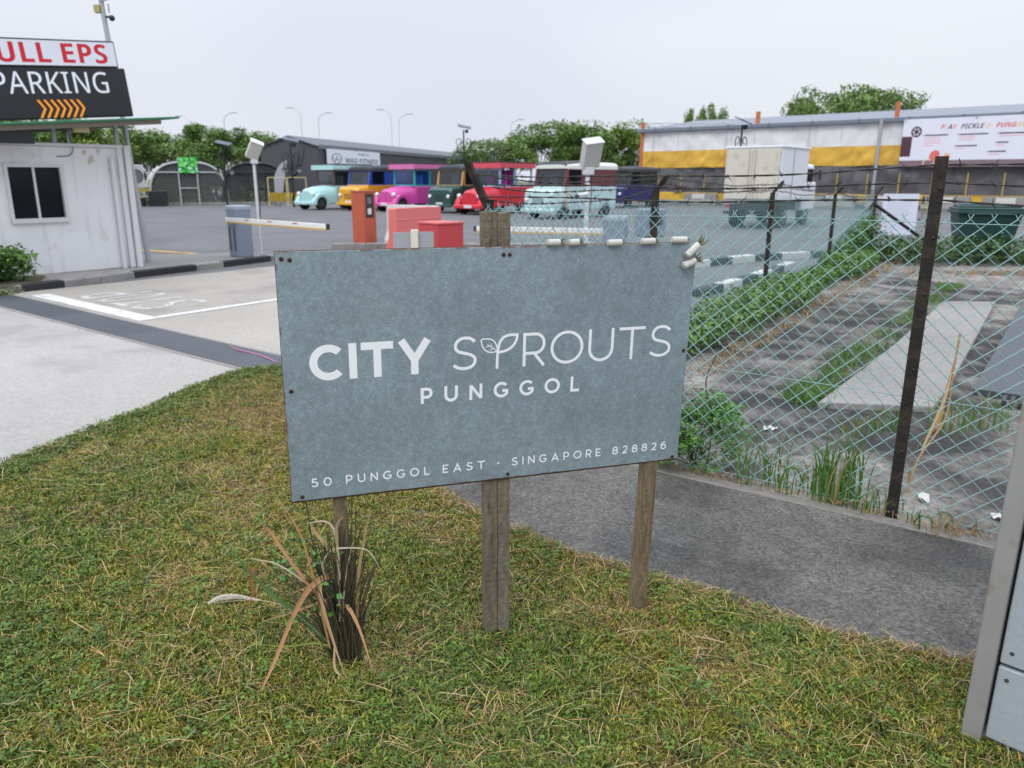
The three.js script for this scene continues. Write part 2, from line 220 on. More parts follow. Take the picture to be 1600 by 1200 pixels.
for (const [name, label, pts, h, ph] of [['yard_kerb', 'black and white kerb beyond the fence, below the white truck', [[0.5, -13.4], [3.6, -14.2], [5.23, -15.45], [7.2, -16.3], [9.5, -16.9]], 0.13, 0], ['yard_kerb', 'black and white kerb crossing behind the fence weeds', [[2.9, -10.6], [4.2, -12.3], [5.6, -14.3]], 0.11, 1], ['island_kerb', 'pale kerb of the ticket machine island', [[-3.9, -18.3], [-2.2, -18.4], [0.2, -18.2], [2.4, -18.6]], 0.12, 2], ['far_kerb', 'low pale kerb along the far greenhouses', [[-26, -47.4], [-17.7, -50.2], [-9, -53]], 0.16, 2]]) {
  const t = thing(name, label, 'kerb'), c = new THREE.CatmullRomCurve3(pts.map(([x, z]) => V(x, 0, z))), n = Math.round(c.getLength() / (name === 'far_kerb' ? 2 : 0.75));
  for (let k = 0; k < n; k++) { const p = c.getPointAt(k / n), q = c.getPointAt((k + 0.985) / n), dx = q.x - p.x, dz = q.z - p.z, l = Math.hypot(dx, dz), nx = dz / l * 0.17, nz = -dx / l * 0.17; mesh('kerb_block', slab([[p.x, p.z], [q.x, q.z], [q.x + nx, q.z + nz], [p.x + nx, p.z + nz]], -0.02, h, 0.02), ph < 2 ? ((k + ph) % 2 ? M.kerbBlack : M.kerbPaint) : M.kerbWhite, t); }
}

{ // flush concrete edging between the driveway and the lawn
  const e = [[-3.1, 0.6], [-2.95, -3.0], [-2.81, -4.02], [-2.77, -4.33], [-2.62, -4.72], [-2.48, -5.27], [-2.38, -5.74], [-2.21, -6.25], [-1.93, -6.42]], off = (w) => e.map(([x, z], i) => { const a = e[Math.max(0, i - 1)], b = e[Math.min(e.length - 1, i + 1)], l = Math.hypot(b[0] - a[0], b[1] - a[1]); return [x + (b[1] - a[1]) / l * w, z - (b[0] - a[0]) / l * w]; });
  struct('lawn_kerb', slab([...off(-0.03), ...off(0.075).reverse()], -0.03, 0.014, 0.006), M.slab, 'thin worn concrete edging between driveway and lawn', 'kerb');
}

// ---------------------------------------------------------------- lawn
const lawn = [[-3.1, 0.6], [-2.95, -3.0], [-2.81, -4.02], [-2.77, -4.33], [-2.62, -4.72], [-2.48, -5.27], [-2.38, -5.74], [-2.21, -6.25], [-1.89, -6.4], [-1.5, -6.1], [-0.95, -5.0], ...lawnPath, [2.2, -2.05], [3, -1.7], [3, 0.6]];
const soilT = tex(1024, 2, (u, v) => { const a = fbm(u, v, 8, 4, 601), b = fbm(u, v, 120, 3, 611), c = sm(0.5, 0.7, fbm(u, v, 60, 2, 621)); return [mix(0.012, 0.075, b) * (0.5 + 0.8 * a) + 0.03 * c, mix(0.011, 0.052, b) * (0.55 + 0.7 * a) + 0.018 * c, mix(0.004, 0.018, b) + 0.004 * c]; });
struct('lawn', slab(lawn, -0.03, 0.03, 0.012), mat('#ffffff', 0.95, { map: soilT, bumpMap: pathB, bumpScale: 0.01 }), 'mown lawn of green and straw coloured grass around the sign', 'lawn');
{
  const r = rng(11), G1 = [[0.095, 0.155, 0.013], [0.125, 0.185, 0.016], [0.065, 0.12, 0.011], [0.175, 0.215, 0.02], [0.04, 0.08, 0.01]], G2 = [[0.27, 0.29, 0.026], [0.34, 0.31, 0.036], [0.19, 0.24, 0.022], [0.4, 0.3, 0.06]], G3 = [[0.46, 0.31, 0.12], [0.36, 0.25, 0.09], [0.52, 0.38, 0.18], [0.24, 0.16, 0.06], [0.4, 0.22, 0.08]];
  const gm = mat('#ffffff', 0.6, { vertexColors: true });
  const kinds = [];
  for (let k = 0; k < 4; k++) kinds.push({ n: 'grass', g: tuft(9, 0.042, 0.0058, 0.02, 0.75, r, G1), at: [] });
  for (let k = 0; k < 3; k++) kinds.push({ n: 'yellowing_grass', g: tuft(9, 0.04, 0.0048, 0.022, 0.8, r, G2), at: [] });
  for (let k = 0; k < 3; k++) kinds.push({ n: 'dry_grass', g: tuft(9, 0.042, 0.003, 0.026, 1.1, r, G3), at: [] });
  kinds.push({ n: 'tall_grass_blades', g: tuft(5, 0.085, 0.0042, 0.015, 0.7, r, G1), at: [] });
  kinds.push({ n: 'broad_leaf_weeds', g: leafCloud(8, (q) => [(q() - 0.5) * 0.03, 0.012 + q() * 0.02, (q() - 0.5) * 0.03], 0.016, r, [[0.075, 0.15, 0.014], [0.1, 0.18, 0.018]], 0, 0.6), at: [] });
  const straws = [];
  const nz = (x, z, f, s) => fbm(((x + 40) / 12) % 1, ((z + 40) / 12) % 1, f, 4, s);
  for (let tries = 0; tries < 400000; tries++) {
    const z = 0.1 - 6.6 * r(), x = -3.1 + 5.9 * r(); if (z > -0.75) continue;
    if (!inside(lawn, x, z)) continue;
    const dens = z > -3.2 ? 1 : 0.62; if (r() > 0.42 * dens) continue;
    const eP = toEdge(lawnPath, x, z, false), eR = x < -1.5 ? toEdge(lawn, x, z) : 9;
    const A = nz(x, z, 12, 701), B = nz(x, z, 40, 711), D = nz(x, z, 26, 721);
    let dry = sm(0.5, 0.7, B) * 0.34 + 0.14 * sm(0.5, 0.66, A) + 0.62 * sm(0.10, 0.02, eP) + 0.6 * sm(0.95, 0.3, Math.hypot((x + 1.45) * 1.0, (z + 5.25) * 0.9)) + 0.05;
    if (eR < 0.22 && z < -4) dry *= 0.3;
    let yel = sm(0.42, 0.62, A) * 0.55 + 0.3 * sm(0.45, 0.7, D) + 0.35 * sm(-2.3, -3.8, z);
    if (eR < 0.25) yel *= 0.4;
    let k; const q = r();
    if (q < dry) k = 7 + Math.floor(r() * 3); else if (r() < yel) k = 4 + Math.floor(r() * 3); else k = Math.floor(r() * 4);
    if (k < 4 && r() < 0.05) k = 10; if (k < 7 && r() < (eR < 0.25 ? 0.3 : 0.04 + 0.12 * sm(0.6, 0.7, D))) k = 11;
    const low = sm(0.52, 0.62, nz(x, z, 30, 741));
    const hgt = (0.7 + 0.5 * r()) * (1 - 0.35 * low);
    kinds[k].at.push([x, 0.026 + 0.018 * (D - 0.4), z, r() * 6.283, hgt, 0.5 + 0.75 * r()]);
  }
  const m4 = new THREE.Matrix4(), qq = new THREE.Quaternion(), ee = new THREE.Euler(), cc = new THREE.Color(), done = {};
  const labels = { grass: 'short mown green grass of the lawn around the sign', yellowing_grass: 'yellow green grass patches in the lawn', dry_grass: 'straw coloured dry grass patches in the lawn', tall_grass_blades: 'scattered longer grass blades rising from the lawn', broad_leaf_weeds: 'small broad leaved weeds among the lawn grass' };
  for (const K of kinds) {
    const im = shade(new THREE.InstancedMesh(K.g, gm, K.at.length));
    K.at.forEach(([x, y, z, a, s, v], i) => { ee.set((r() - 0.5) * 0.5, a, (r() - 0.5) * 0.5); qq.setFromEuler(ee); m4.compose(V(x, y, z), qq, V(1, s, 1)); im.setMatrixAt(i, m4); im.setColorAt(i, cc.setRGB(v, v, v)); });
    if (!done[K.n]) { const g = new THREE.Group(); g.name = numbered(K.n); scene.add(g); tag(g, labels[K.n], 'grass', null, 'stuff'); done[K.n] = g; }
    im.name = 'tufts'; done[K.n].add(im);
  }
  // loose straw and clippings on top
  const sg = []; for (let k = 0; k < 5; k++) { const L = 0.05 + 0.035 * k; sg.push(ribbon([[-L / 2, 0, 0], [-L * 0.15, 0.003 + 0.003 * r(), (r() - 0.5) * 0.005], [L * 0.2, 0.002, (r() - 0.5) * 0.005], [L / 2, 0, 0]], 0.0015 + 0.0008 * (k % 3), 5, 0.3, 0.4)); }
  const g = new THREE.Group(); g.name = 'loose_straw'; scene.add(g); tag(g, 'loose dry straw clippings strewn over the lawn', 'straw', null, 'stuff');
  sg.forEach((geo, k) => {
    const n = [5200, 1300, 260, 110, 60][k], im = shade(new THREE.InstancedMesh(geo, mat('#ffffff', 0.7), n)); let i = 0;
    while (i < n) { const x = -2.9 + 5.2 * r(), z = -0.9 - 5.4 * r(); if (!inside(lawn, x, z)) continue; const eP = toEdge(lawnPath, x, z, false); if (eP > 0.16 && r() < 0.45) continue;
      ee.set((r() - 0.5) * 0.5, r() * 6.283, (r() - 0.5) * 0.55); qq.setFromEuler(ee); m4.compose(V(x, 0.05 + 0.018 * r(), z), qq, V(1, 1, 1)); im.setMatrixAt(i, m4); const v = 0.7 + 0.7 * r(), w = r(); im.setColorAt(i, cc.setRGB(0.42 * v, mix(0.24, 0.34, w) * v, mix(0.09, 0.19, w) * v)); i++; }
    im.name = 'straws'; g.add(im);
  });
}

// ---------------------------------------------------------------- the sign
const woodT = (seed, tone) => tex(512, 0.5, (u, v) => { const w = fbm(u, v, 6, 3, seed), gr = 0.5 + 0.5 * Math.sin(6.283 * (u * 14 + w * 2.2)), f = pn(u * 180, v * 8, 180, seed + 3), f8 = pn(u * 60, v * 4, 60, seed + 5), k = (0.6 + 0.25 * gr + 0.3 * f) * (0.7 + 0.5 * fbm(u, v, 4, 3, seed + 7)) * (f8 > 0.9 ? 0.6 : 1); return [tone[0] * k, tone[1] * k, tone[2] * k]; });
const BW = 1.3432, BH = 0.7685;
function strokeText(x, str, left, right, top, bottom, lw, adv) { // geometric capitals drawn as strokes; left/right fit the whole line
  const H = bottom - top - lw, R = H / 2, T = top + lw / 2, Bm = bottom - lw / 2, Mid = (T + Bm) / 2, e = 0.97;
  const glyph = (c, o, draw) => { // o = left edge of the ink; returns ink width
    const X = o + lw / 2, p = (...a) => { if (draw) { x.beginPath(); for (const f of a) f(); x.stroke(); } };
    const mv = (a, b) => () => x.moveTo(X + a, b), ln = (a, b) => () => x.lineTo(X + a, b), bz = (a, b, c2, d, g, h) => () => x.bezierCurveTo(X + a, b, X + c2, d, X + g, h);
    const t0 = T - lw / 2, b0 = Bm + lw / 2;
    switch (c) {
      case 'O': case '0': { const rx = R * (c === 'O' ? 1.04 : 0.82); if (draw) { x.beginPath(); x.ellipse(X + rx, Mid, rx, R, 0, 0, 6.2832); x.stroke(); } return 2 * rx + lw; }
      case 'C': case 'G': { const rx = R * 1.02, a = 0.78; if (draw) { x.beginPath(); x.ellipse(X + rx, Mid, rx, R, 0, -a, c === 'C' ? a : 0.62, true); if (c === 'G') { x.lineTo(X + rx + rx * Math.cos(0.62), Mid + lw * 0.35); x.lineTo(X + rx * 1.12, Mid + lw * 0.35); } x.stroke(); } return rx + rx * Math.cos(0.62) + lw; }
      case 'I': p(mv(0, t0), ln(0, b0)); return lw;
      case '1': p(mv(0, T), ln(H * 0.3, T), ln(H * 0.3, b0)); return H * 0.3 + lw;
      case 'T': { const w = H * 0.86; p(mv(-lw / 2, T), ln(w + lw / 2, T)); p(mv(w / 2, T), ln(w / 2, b0)); return w + lw; }
      case 'Y': { const w = H * 0.95; p(mv(0, t0), ln(w / 2, Mid + R * 0.2), ln(w, t0)); p(mv(w / 2, Mid + R * 0.15), ln(w / 2, b0)); return w + lw; }
      case 'L': p(mv(0, t0), ln(0, Bm), ln(H * 0.62, Bm)); return H * 0.62 + lw / 2;
      case 'E': p(mv(H * 0.66, T), ln(0, T), ln(0, Bm), ln(H * 0.68, Bm)); p(mv(0, Mid), ln(H * 0.6, Mid)); return H * 0.68 + lw / 2;
      case 'N': p(mv(0, b0), ln(0, T), ln(H * 0.78, Bm), ln(H * 0.78, t0)); return H * 0.78 + lw;
      case 'U': { const w = H * 0.8, r = w / 2; p(mv(0, t0), ln(0, Bm - r), bz(0, Bm + r * 0.33, w, Bm + r * 0.33, w, Bm - r), ln(w, t0)); return w + lw; }
      case 'A': { const w = H * 0.98; p(mv(0, b0), ln(w / 2, T), ln(w, b0)); p(mv(w * 0.18, Bm - H * 0.27), ln(w * 0.82, Bm - H * 0.27)); return w + lw; }
      case 'P': case 'R': { const w = H * 0.66, hb = H * 0.62, r = hb / 2; p(mv(0, b0), ln(0, T), ln(w - r, T), bz(w + r * 0.33, T, w + r * 0.33, T + hb, w - r, T + hb), ln(0, T + hb)); if (c === 'R') p(mv(w * 0.5, T + hb), ln(w * 1.02, b0)); return w + lw; }
      case 'S': { const w = H * 0.7; p(mv(w * 0.98, T + H * 0.13), bz(w * 0.78, T - H * 0.02, w * 0.62, T, w * 0.5, T), bz(w * 0.08, T, -w * 0.1, T + H * 0.38, w * 0.34, T + H * 0.46), bz(w * 0.6, T + H * 0.51, w * 1.03, T + H * 0.54, w, T + H * 0.75), bz(w * 0.97, Bm + H * 0.03, w * 0.3, Bm + H * 0.06, 0, Bm - H * 0.14)); return w + lw; }
      case '2': { const w = H * 0.66; p(mv(0, T + H * 0.17), bz(w * 0.3, T - H * 0.1, w * 0.95, T - H * 0.05, w * 0.94, T + H * 0.28), bz(w * 0.93, T + H * 0.5, w * 0.5, T + H * 0.66, w * 0.08, Bm), ln(w + lw * 0.3, Bm)); return w + lw; }
      case '5': { const w = H * 0.68; p(mv(w * 0.92, T), ln(w * 0.16, T), ln(w * 0.1, T + H * 0.42), bz(w * 0.7, T + H * 0.36, w, T + H * 0.5, w, T + H * 0.7), bz(w, Bm + H * 0.08, w * 0.25, Bm + H * 0.03, 0, Bm - H * 0.12)); return w + lw; }
      case '6': { const w = H * 0.72; p(mv(w * 0.9, T + H * 0.06), bz(w * 0.3, T - H * 0.14, -w * 0.12, T + H * 0.3, w * 0.02, Mid + R * 0.45)); if (draw) { x.beginPath(); x.ellipse(X + w * 0.5, Bm - H * 0.31, w * 0.49, H * 0.31, 0, 0, 6.2832); x.stroke(); } return w + lw; }
      case '8': { const w = H * 0.72; if (draw) { x.beginPath(); x.ellipse(X + w / 2, T + H * 0.235, w * 0.42, H * 0.235, 0, 0, 6.2832); x.stroke(); x.beginPath(); x.ellipse(X + w / 2, Bm - H * 0.27, w * 0.5, H * 0.27, 0, 0, 6.2832); x.stroke(); } return w + lw; }
      case '.': if (draw) { x.beginPath(); x.arc(o + lw * 0.6, Mid, lw * 0.85, 0, 6.2832); x.fill(); } return lw * 1.2;
      default: return adv;
    }
  };
  const ws = [...str].map((c) => glyph(c, 0, false)), ink = ws.reduce((a, b) => a + b, 0), gap = str.length > 1 ? (right - left - ink) / (str.length - 1) : 0; let o = left;
  x.lineWidth = lw; [...str].forEach((c, i) => { glyph(c, o, true); o += ws[i] + gap; });
}
{
  const S = 2040 / BW; // pixels per metre
  const zinc = (w, h) => { const o = new Float32Array(w * h); return o; };
  const boardT = canvasTex(2040, Math.round(BH * S), (x, w, h) => {
    const r = rng(77), im = x.createImageData(w, h), d = im.data, cell = 5.2, nx = Math.ceil(w / cell) + 2, ny = Math.ceil(h / cell) + 2, px = [], vv = [];
    for (let k = 0; k < nx * ny; k++) { px.push(r(), r()); vv.push(r()); }
    for (let j = 0; j < h; j++) for (let i = 0; i < w; i++) { // zinc spangle: small crystal facets of uneven tone
      const ci = Math.floor(i / cell), cj = Math.floor(j / cell); let best = 1e9, v = 0, sec = 1e9;
      for (let b = -1; b <= 1; b++) for (let a = -1; a <= 1; a++) { const q = ((cj + b + 1) * nx + ci + a + 1); if (q < 0 || q >= vv.length) continue; const ddx = (ci + a + px[2 * q]) * cell - i, ddy = (cj + b + px[2 * q + 1]) * cell - j, dd = ddx * ddx + ddy * ddy; if (dd < best) { sec = best; best = dd; v = vv[q]; } else if (dd < sec) sec = dd; }
      const u = i / w, t = j / w, cl = fbm(u, t, 7, 4, 801), fine = fbm(u, t, 90, 3, 811), run = fbm(u * 1, t * 0.12, 40, 3, 821);
      let k = 0.335 * (0.80 + 0.34 * cl) * (0.84 + 0.32 * fine) * (0.86 + 0.24 * v * v + (v > 0.93 ? 0.15 : 0)) * (0.95 + 0.1 * run);
      let R = k * 0.8, Gg = k * 1.0, B = k * 1.1;
      const rustSpot = sm(0.4, 0.66, fbm(u, t, 18, 4, 831)) * Math.exp(-(((u - 0.155) / 0.075) ** 2 + ((j / h - 0.2) / 0.06) ** 2)); // the brownish stain at the upper left
      R = mix(R, 0.34, rustSpot * 0.55); Gg = mix(Gg, 0.27, rustSpot * 0.55); B = mix(B, 0.17, rustSpot * 0.55);
      const edge = Math.min(i, w - i, j, h - j), er = sm(0.45, 0.7, fbm(u, t, 60, 3, 841)) * (edge < 4 ? 0.8 : edge < 9 ? 0.2 : 0); R = mix(R, 0.16, er); Gg = mix(Gg, 0.07, er); B = mix(B, 0.035, er);
      const o = (j * w + i) * 4; d[o] = enc(R); d[o + 1] = enc(Gg); d[o + 2] = enc(B); d[o + 3] = 255;
    }
    x.putImageData(im, 0, 0);
    x.strokeStyle = x.fillStyle = 'rgb(248,249,252)'; x.lineJoin = 'miter'; x.lineCap = 'butt'; x.miterLimit = 3;
    const m = (v) => v * S;
    strokeText(x, 'CITY', m(0.0768), m(0.4452), m(0.2745), m(0.3845), m(0.0235), 0);
    strokeText(x, 'S', m(0.5106), m(0.5854), m(0.274), m(0.3835), m(0.0098), 0);
    strokeText(x, 'ROUTS', m(0.744), m(1.2765), m(0.2735), m(0.3845), m(0.0098), 0);
    strokeText(x, 'PUNGGOL', m(0.4095), m(0.9457), m(0.4307), m(0.4832), m(0.0096), 0);
    strokeText(x, '50 PUNGGOL EAST . SINGAPORE 828826', m(0.0613), m(1.2931), m(0.6975), m(0.7268), m(0.0046), m(0.012));
    { // the P drawn as a sprout: a stem with two leaves, the left one veined
      x.lineWidth = m(0.0085); x.lineCap = 'butt';
      x.beginPath(); x.moveTo(m(0.6578), m(0.3855)); x.bezierCurveTo(m(0.6585), m(0.345), m(0.658), m(0.318), m(0.667), m(0.298)); x.bezierCurveTo(m(0.675), m(0.279), m(0.695), m(0.2745), m(0.724), m(0.2775)); x.bezierCurveTo(m(0.724), m(0.302), m(0.706), m(0.331), m(0.661), m(0.331)); x.stroke();
      x.lineWidth = m(0.0042); x.beginPath(); x.moveTo(m(0.6045), m(0.2875)); x.bezierCurveTo(m(0.64), m(0.279), m(0.657), m(0.296), m(0.6585), m(0.327)); x.bezierCurveTo(m(0.635), m(0.336), m(0.607), m(0.328), m(0.6045), m(0.2875)); x.stroke();
      x.lineWidth = m(0.0026); x.beginPath(); x.moveTo(m(0.6585), m(0.327)); x.lineTo(m(0.625), m(0.304)); x.moveTo(m(0.638), m(0.3135)); x.lineTo(m(0.6375), m(0.301)); x.moveTo(m(0.645), m(0.3185)); x.lineTo(m(0.633), m(0.3225)); x.moveTo(m(0.632), m(0.309)); x.lineTo(m(0.621), m(0.3115)); x.stroke();
    }
    // thin places where the white film has worn through
    for (let k = 0; k < 260; k++) { x.fillStyle = 'rgba(126,140,150,0.35)'; const ux = r(), uy = r(); if (uy < 0.34 || uy > 0.65) continue; x.fillRect(ux * w, uy * h, 1 + 3 * r(), 1 + 2 * r()); }
  });
  const spB = grey(512, 0.25, (u, v) => 0.7 * pn(u * 64, v * 64, 64, 861) + 0.3 * fbm(u, v, 16, 3, 862));
  const zincM = new THREE.MeshPhysicalMaterial({ map: boardT, roughness: 0.52, metalness: 0.12, side: THREE.DoubleSide });
  const t = thing('sign_board', 'galvanised metal sign reading CITY SPROUTS PUNGGOL on timber posts', 'sign', [0.0157, 0, -2.36], 0.2987);
  const tilt = new THREE.Group(); // the sheet leans back a hair
  const pl = panelUV(new RoundedBoxGeometry(BW, BH, 0.0036, 1, 0.0012), BW, BH); pl.rotateX(0.0375); pl.rotateZ(-0.0036); pl.translate(0, 1.0165, 0);
  mesh('metal_sheet', pl, zincM, t).userData.label = 'galvanised sheet with white lettering';
  const wEdge = mat([0.10, 0.045, 0.022], 0.85, { bumpMap: fineB, bumpScale: 0.002 });
  const bk = new RoundedBoxGeometry(BW + 0.003, BH + 0.009, 0.012, 1, 0.002); bk.rotateX(0.0375); bk.rotateZ(-0.0036); bk.translate(0.0, 1.0135, -0.0098); mesh('backing_board', bk, wEdge, t).userData.label = 'rusty brown backing showing along the lower edge';
  const loc = (u, v, o) => { const p = V(u - BW / 2, BH / 2 - v, o); p.applyAxisAngle(V(1, 0, 0), 0.0375).applyAxisAngle(V(0, 0, 1), -0.0036); return [p.x, p.y + 1.0165, p.z]; };
  const screwM = mat([0.035, 0.025, 0.02], 0.7, { metalness: 0.4 }), washM = mat([0.16, 0.09, 0.06], 0.75);
  for (const [u, v] of [[0.017, 0.0196], [0.0397, 0.0232], [0.6736, 0.0237], [0.6931, 0.0241], [1.328, 0.3666], [0.0201, 0.4107], [0.0316, 0.755], [0.7011, 0.7546], [1.3209, 0.7589]]) {
    const [X, Y, Z] = loc(u, v, 0.0035); const s = mesh('screw', new THREE.SphereGeometry(0.0052, 10, 6).scale(1, 1, 0.5).translate(X, Y, Z), screwM, t);
    mesh('washer', new THREE.TorusGeometry(0.0058, 0.0011, 5, 14).translate(X, Y, Z - 0.001), washM, s);
  }
  const w1 = mat('#ffffff', 0.85, { map: woodT(901, [0.19, 0.152, 0.105]), bumpMap: fineB, bumpScale: 0.003 }), w2 = mat('#ffffff', 0.85, { map: woodT(951, [0.2, 0.165, 0.12]), bumpMap: fineB, bumpScale: 0.003 }), w3 = mat('#ffffff', 0.85, { map: woodT(977, [0.21, 0.155, 0.09]), bumpMap: fineB, bumpScale: 0.003 });
  const post = (x0, z0, y0, x1, z1, y1, wd, dp, m) => { const g = bar([x0, y0, z0], [x1, y1, z1], wd, dp); mesh('post', g, m, t); };
  post(-0.0255, -0.045, -0.2, -0.0275, -0.047, 1.503, 0.0425, 0.045, w1); post(0.0195, -0.047, -0.2, 0.0172, -0.049, 1.5, 0.0425, 0.045, w2);
  post(0.54, -0.03, -0.2, 0.6, -0.055, 1.36, 0.047, 0.05, w3); post(-0.515, -0.06, -0.2, -0.535, -0.045, 1.36, 0.042, 0.045, w3);
  scene.userData.boardLoc = (u, v, o) => t.localToWorld(V(...loc(u, v, o))); t.updateMatrixWorld(true);
}
{ // air plants in short white tubes along the sign's top edge
  const tubeM = mat([0.62, 0.6, 0.54], 0.55, { bumpMap: fineB, bumpScale: 0.002 }), darkM = mat([0.05, 0.045, 0.03], 0.9), leafM = [mat([0.12, 0.14, 0.06], 0.7), mat([0.09, 0.1, 0.045], 0.7), mat([0.2, 0.16, 0.08], 0.7)], r = rng(5);
  const L = ['lying on the sign top, nearest the timber post', 'second from the timber post on the sign top', 'middle one on the sign top edge', 'fourth from the timber post on the sign top', 'last one lying on the sign top before the corner', 'tilted over the sign corner, the upper of two', 'hanging on the sign edge, lower of the corner pair'];
  [[0.8139, -0.0095, 0.8554, -0.0095, 9], [0.8868, -0.0075, 0.9195, -0.0095, 10], [1.0183, -0.0045, 1.0662, -0.0055, 4], [1.1362, -0.0065, 1.184, -0.0075, 6], [1.2465, -0.0095, 1.3001, -0.0095, 3], [1.2983, 0.0421, 1.3439, 0.0076, 14], [1.2887, 0.0755, 1.3354, 0.0589, 18]].forEach(([u0, v0, u1, v1, nl], k) => {
    const a = scene.userData.boardLoc(u0, v0, k > 4 ? 0.016 : 0.004), b = scene.userData.boardLoc(u1, v1, k > 4 ? 0.01 : 0.004), c = a.clone().add(b).multiplyScalar(0.5), rad = k > 4 ? 0.0125 : 0.011;
    const t = thing('air_plant_tube', 'white tube holding an air plant, ' + L[k], 'planter', [c.x, c.y - rad, c.z], 0, 'air plant tubes on the sign');
    const o = V(c.x, c.y - rad, c.z); a.sub(o); b.sub(o); const dir = b.clone().sub(a).normalize(), len = a.distanceTo(b);
    const prof = [[0.0001, 0], [rad * 0.8, 0], [rad, 0.004], [rad, len], [rad * 0.82, len], [rad * 0.8, len - 0.006], [0.0001, len - 0.006]].map(([p, q]) => new THREE.Vector2(p, q));
    const g = new THREE.LatheGeometry(prof, 16); g.applyQuaternion(new THREE.Quaternion().setFromUnitVectors(V(0, 1, 0), dir)); g.translate(a.x, a.y, a.z); mesh('tube', g, tubeM, t);
    for (let i = 0; i < nl; i++) { const s = b.clone().addScaledVector(dir, -0.006), d1 = V(r() - 0.5, r() - 0.42, r() - 0.5).multiplyScalar(0.9).add(dir).normalize(), l = (k > 4 ? 0.042 : 0.026) * (0.6 + 0.7 * r()), m1 = s.clone().addScaledVector(d1, l * 0.6), m2 = m1.clone().addScaledVector(d1, l * 0.35).add(V(0, -l * (r() - 0.35) * 0.6, (r() - 0.5) * l * 0.4)); mesh('leaf', ribbon([s.toArray(), m1.toArray(), m2.toArray()], 0.0055, 5, 0.4, 0.1, [0.3, 0.2, 1]), leafM[i % 3], t); }
  });
}
{ // the clump of rushes and dead leaves at the foot of the sign's left post
  const r = rng(21), t = thing('rush_clump', 'clump of dark rushes with long dead leaves around the sign post', 'plant', [-0.53, 0.03, -2.24]);
  const o = [0.53, -0.03, 2.24], mv = (p) => [p[0] + o[0], p[1] + o[1], p[2] + o[2]];
  const tan = mat([0.44, 0.235, 0.105], 0.65), tan2 = mat([0.4, 0.27, 0.13], 0.65), pale = mat([0.5, 0.42, 0.3], 0.7), org = mat([0.36, 0.13, 0.045], 0.65), gr = mat([0.07, 0.14, 0.03], 0.55), yg = mat([0.2, 0.26, 0.04], 0.6);
  const lf = [
    [[[-0.5, 0.33, -2.24], [-0.542, 0.366, -2.2], [-0.593, 0.339, -2.18], [-0.649, 0.25, -2.16], [-0.709, 0.107, -2.1], [-0.748, 0.03, -2.041]], 0.0185, tan], [[[-0.53, 0.2, -2.24], [-0.604, 0.334, -2.2], [-0.672, 0.443, -2.2], [-0.726, 0.535, -2.2], [-0.738, 0.54, -2.18]], 0.012, tan], [[[-0.5, 0.3, -2.24], [-0.534, 0.464, -2.2], [-0.57, 0.517, -2.2], [-0.589, 0.555, -2.2]], 0.013, tan2],
    [[[-0.511, 0.2, -2.2], [-0.505, 0.468, -2.2], [-0.519, 0.544, -2.2], [-0.543, 0.564, -2.19], [-0.585, 0.562, -2.18]], 0.008, pale], [[[-0.506, 0.3, -2.2], [-0.505, 0.484, -2.2], [-0.501, 0.55, -2.2], [-0.481, 0.574, -2.2]], 0.009, tan2], [[[-0.46, 0.2, -2.22], [-0.443, 0.366, -2.2], [-0.426, 0.464, -2.2], [-0.394, 0.603, -2.2]], 0.011, tan2],
    [[[-0.51, 0.25, -2.2], [-0.485, 0.264, -2.19], [-0.45, 0.215, -2.17], [-0.399, 0.071, -2.13]], 0.013, tan], [[[-0.571, 0.362, -2.2], [-0.559, 0.292, -2.17], [-0.526, 0.165, -2.15], [-0.49, 0.047, -2.13]], 0.011, tan2], [[[-0.786, 0.403, -2.2], [-0.79, 0.31, -2.2], [-0.8, 0.236, -2.2]], 0.009, org],
    [[[-0.53, 0.06, -2.22], [-0.61, 0.18, -2.21], [-0.679, 0.257, -2.2], [-0.736, 0.309, -2.2], [-0.792, 0.378, -2.2], [-0.848, 0.464, -2.2]], 0.0145, gr], [[[-0.53, 0.3, -2.22], [-0.558, 0.403, -2.2], [-0.524, 0.457, -2.2], [-0.469, 0.466, -2.2], [-0.408, 0.457, -2.2], [-0.374, 0.396, -2.2]], 0.006, pale], [[[-0.5, 0.2, -2.2], [-0.487, 0.348, -2.2], [-0.456, 0.484, -2.2]], 0.006, pale],
    [[[-0.53, 0.28, -2.22], [-0.662, 0.236, -2.2], [-0.765, 0.201, -2.2]], 0.008, tan2], [[[-0.54, 0.34, -2.2], [-0.606, 0.327, -2.2], [-0.67, 0.299, -2.2]], 0.008, tan], [[[-0.55, 0.1, -2.2], [-0.591, 0.375, -2.2], [-0.624, 0.524, -2.2], [-0.68, 0.635, -2.2]], 0.008, tan], [[[-0.55, 0.11, -2.2], [-0.6, 0.119, -2.2], [-0.687, 0.122, -2.18], [-0.782, 0.129, -2.18]], 0.006, yg],
    [[[-0.55, 0.25, -2.22], [-0.606, 0.334, -2.2], [-0.705, 0.41, -2.2], [-0.784, 0.428, -2.2]], 0.006, pale], [[[-0.53, 0.12, -2.18], [-0.521, 0.059, -2.14], [-0.476, 0.034, -2.12], [-0.499, 0.078, -2.12]], 0.007, tan2]];
  for (const [p, w, m] of lf) { const g = ribbon(p.map(mv), w * 1.1, 14, 0.3, 0.18, [0.35, 0.3, 1]); mesh('leaf', g, m, t).userData.label = m === gr || m === yg ? 'green blade' : 'dead tan leaf'; }
  // dark rush stems, each a thin tube; they stand in two bundles
  const sg = [[], [], []];
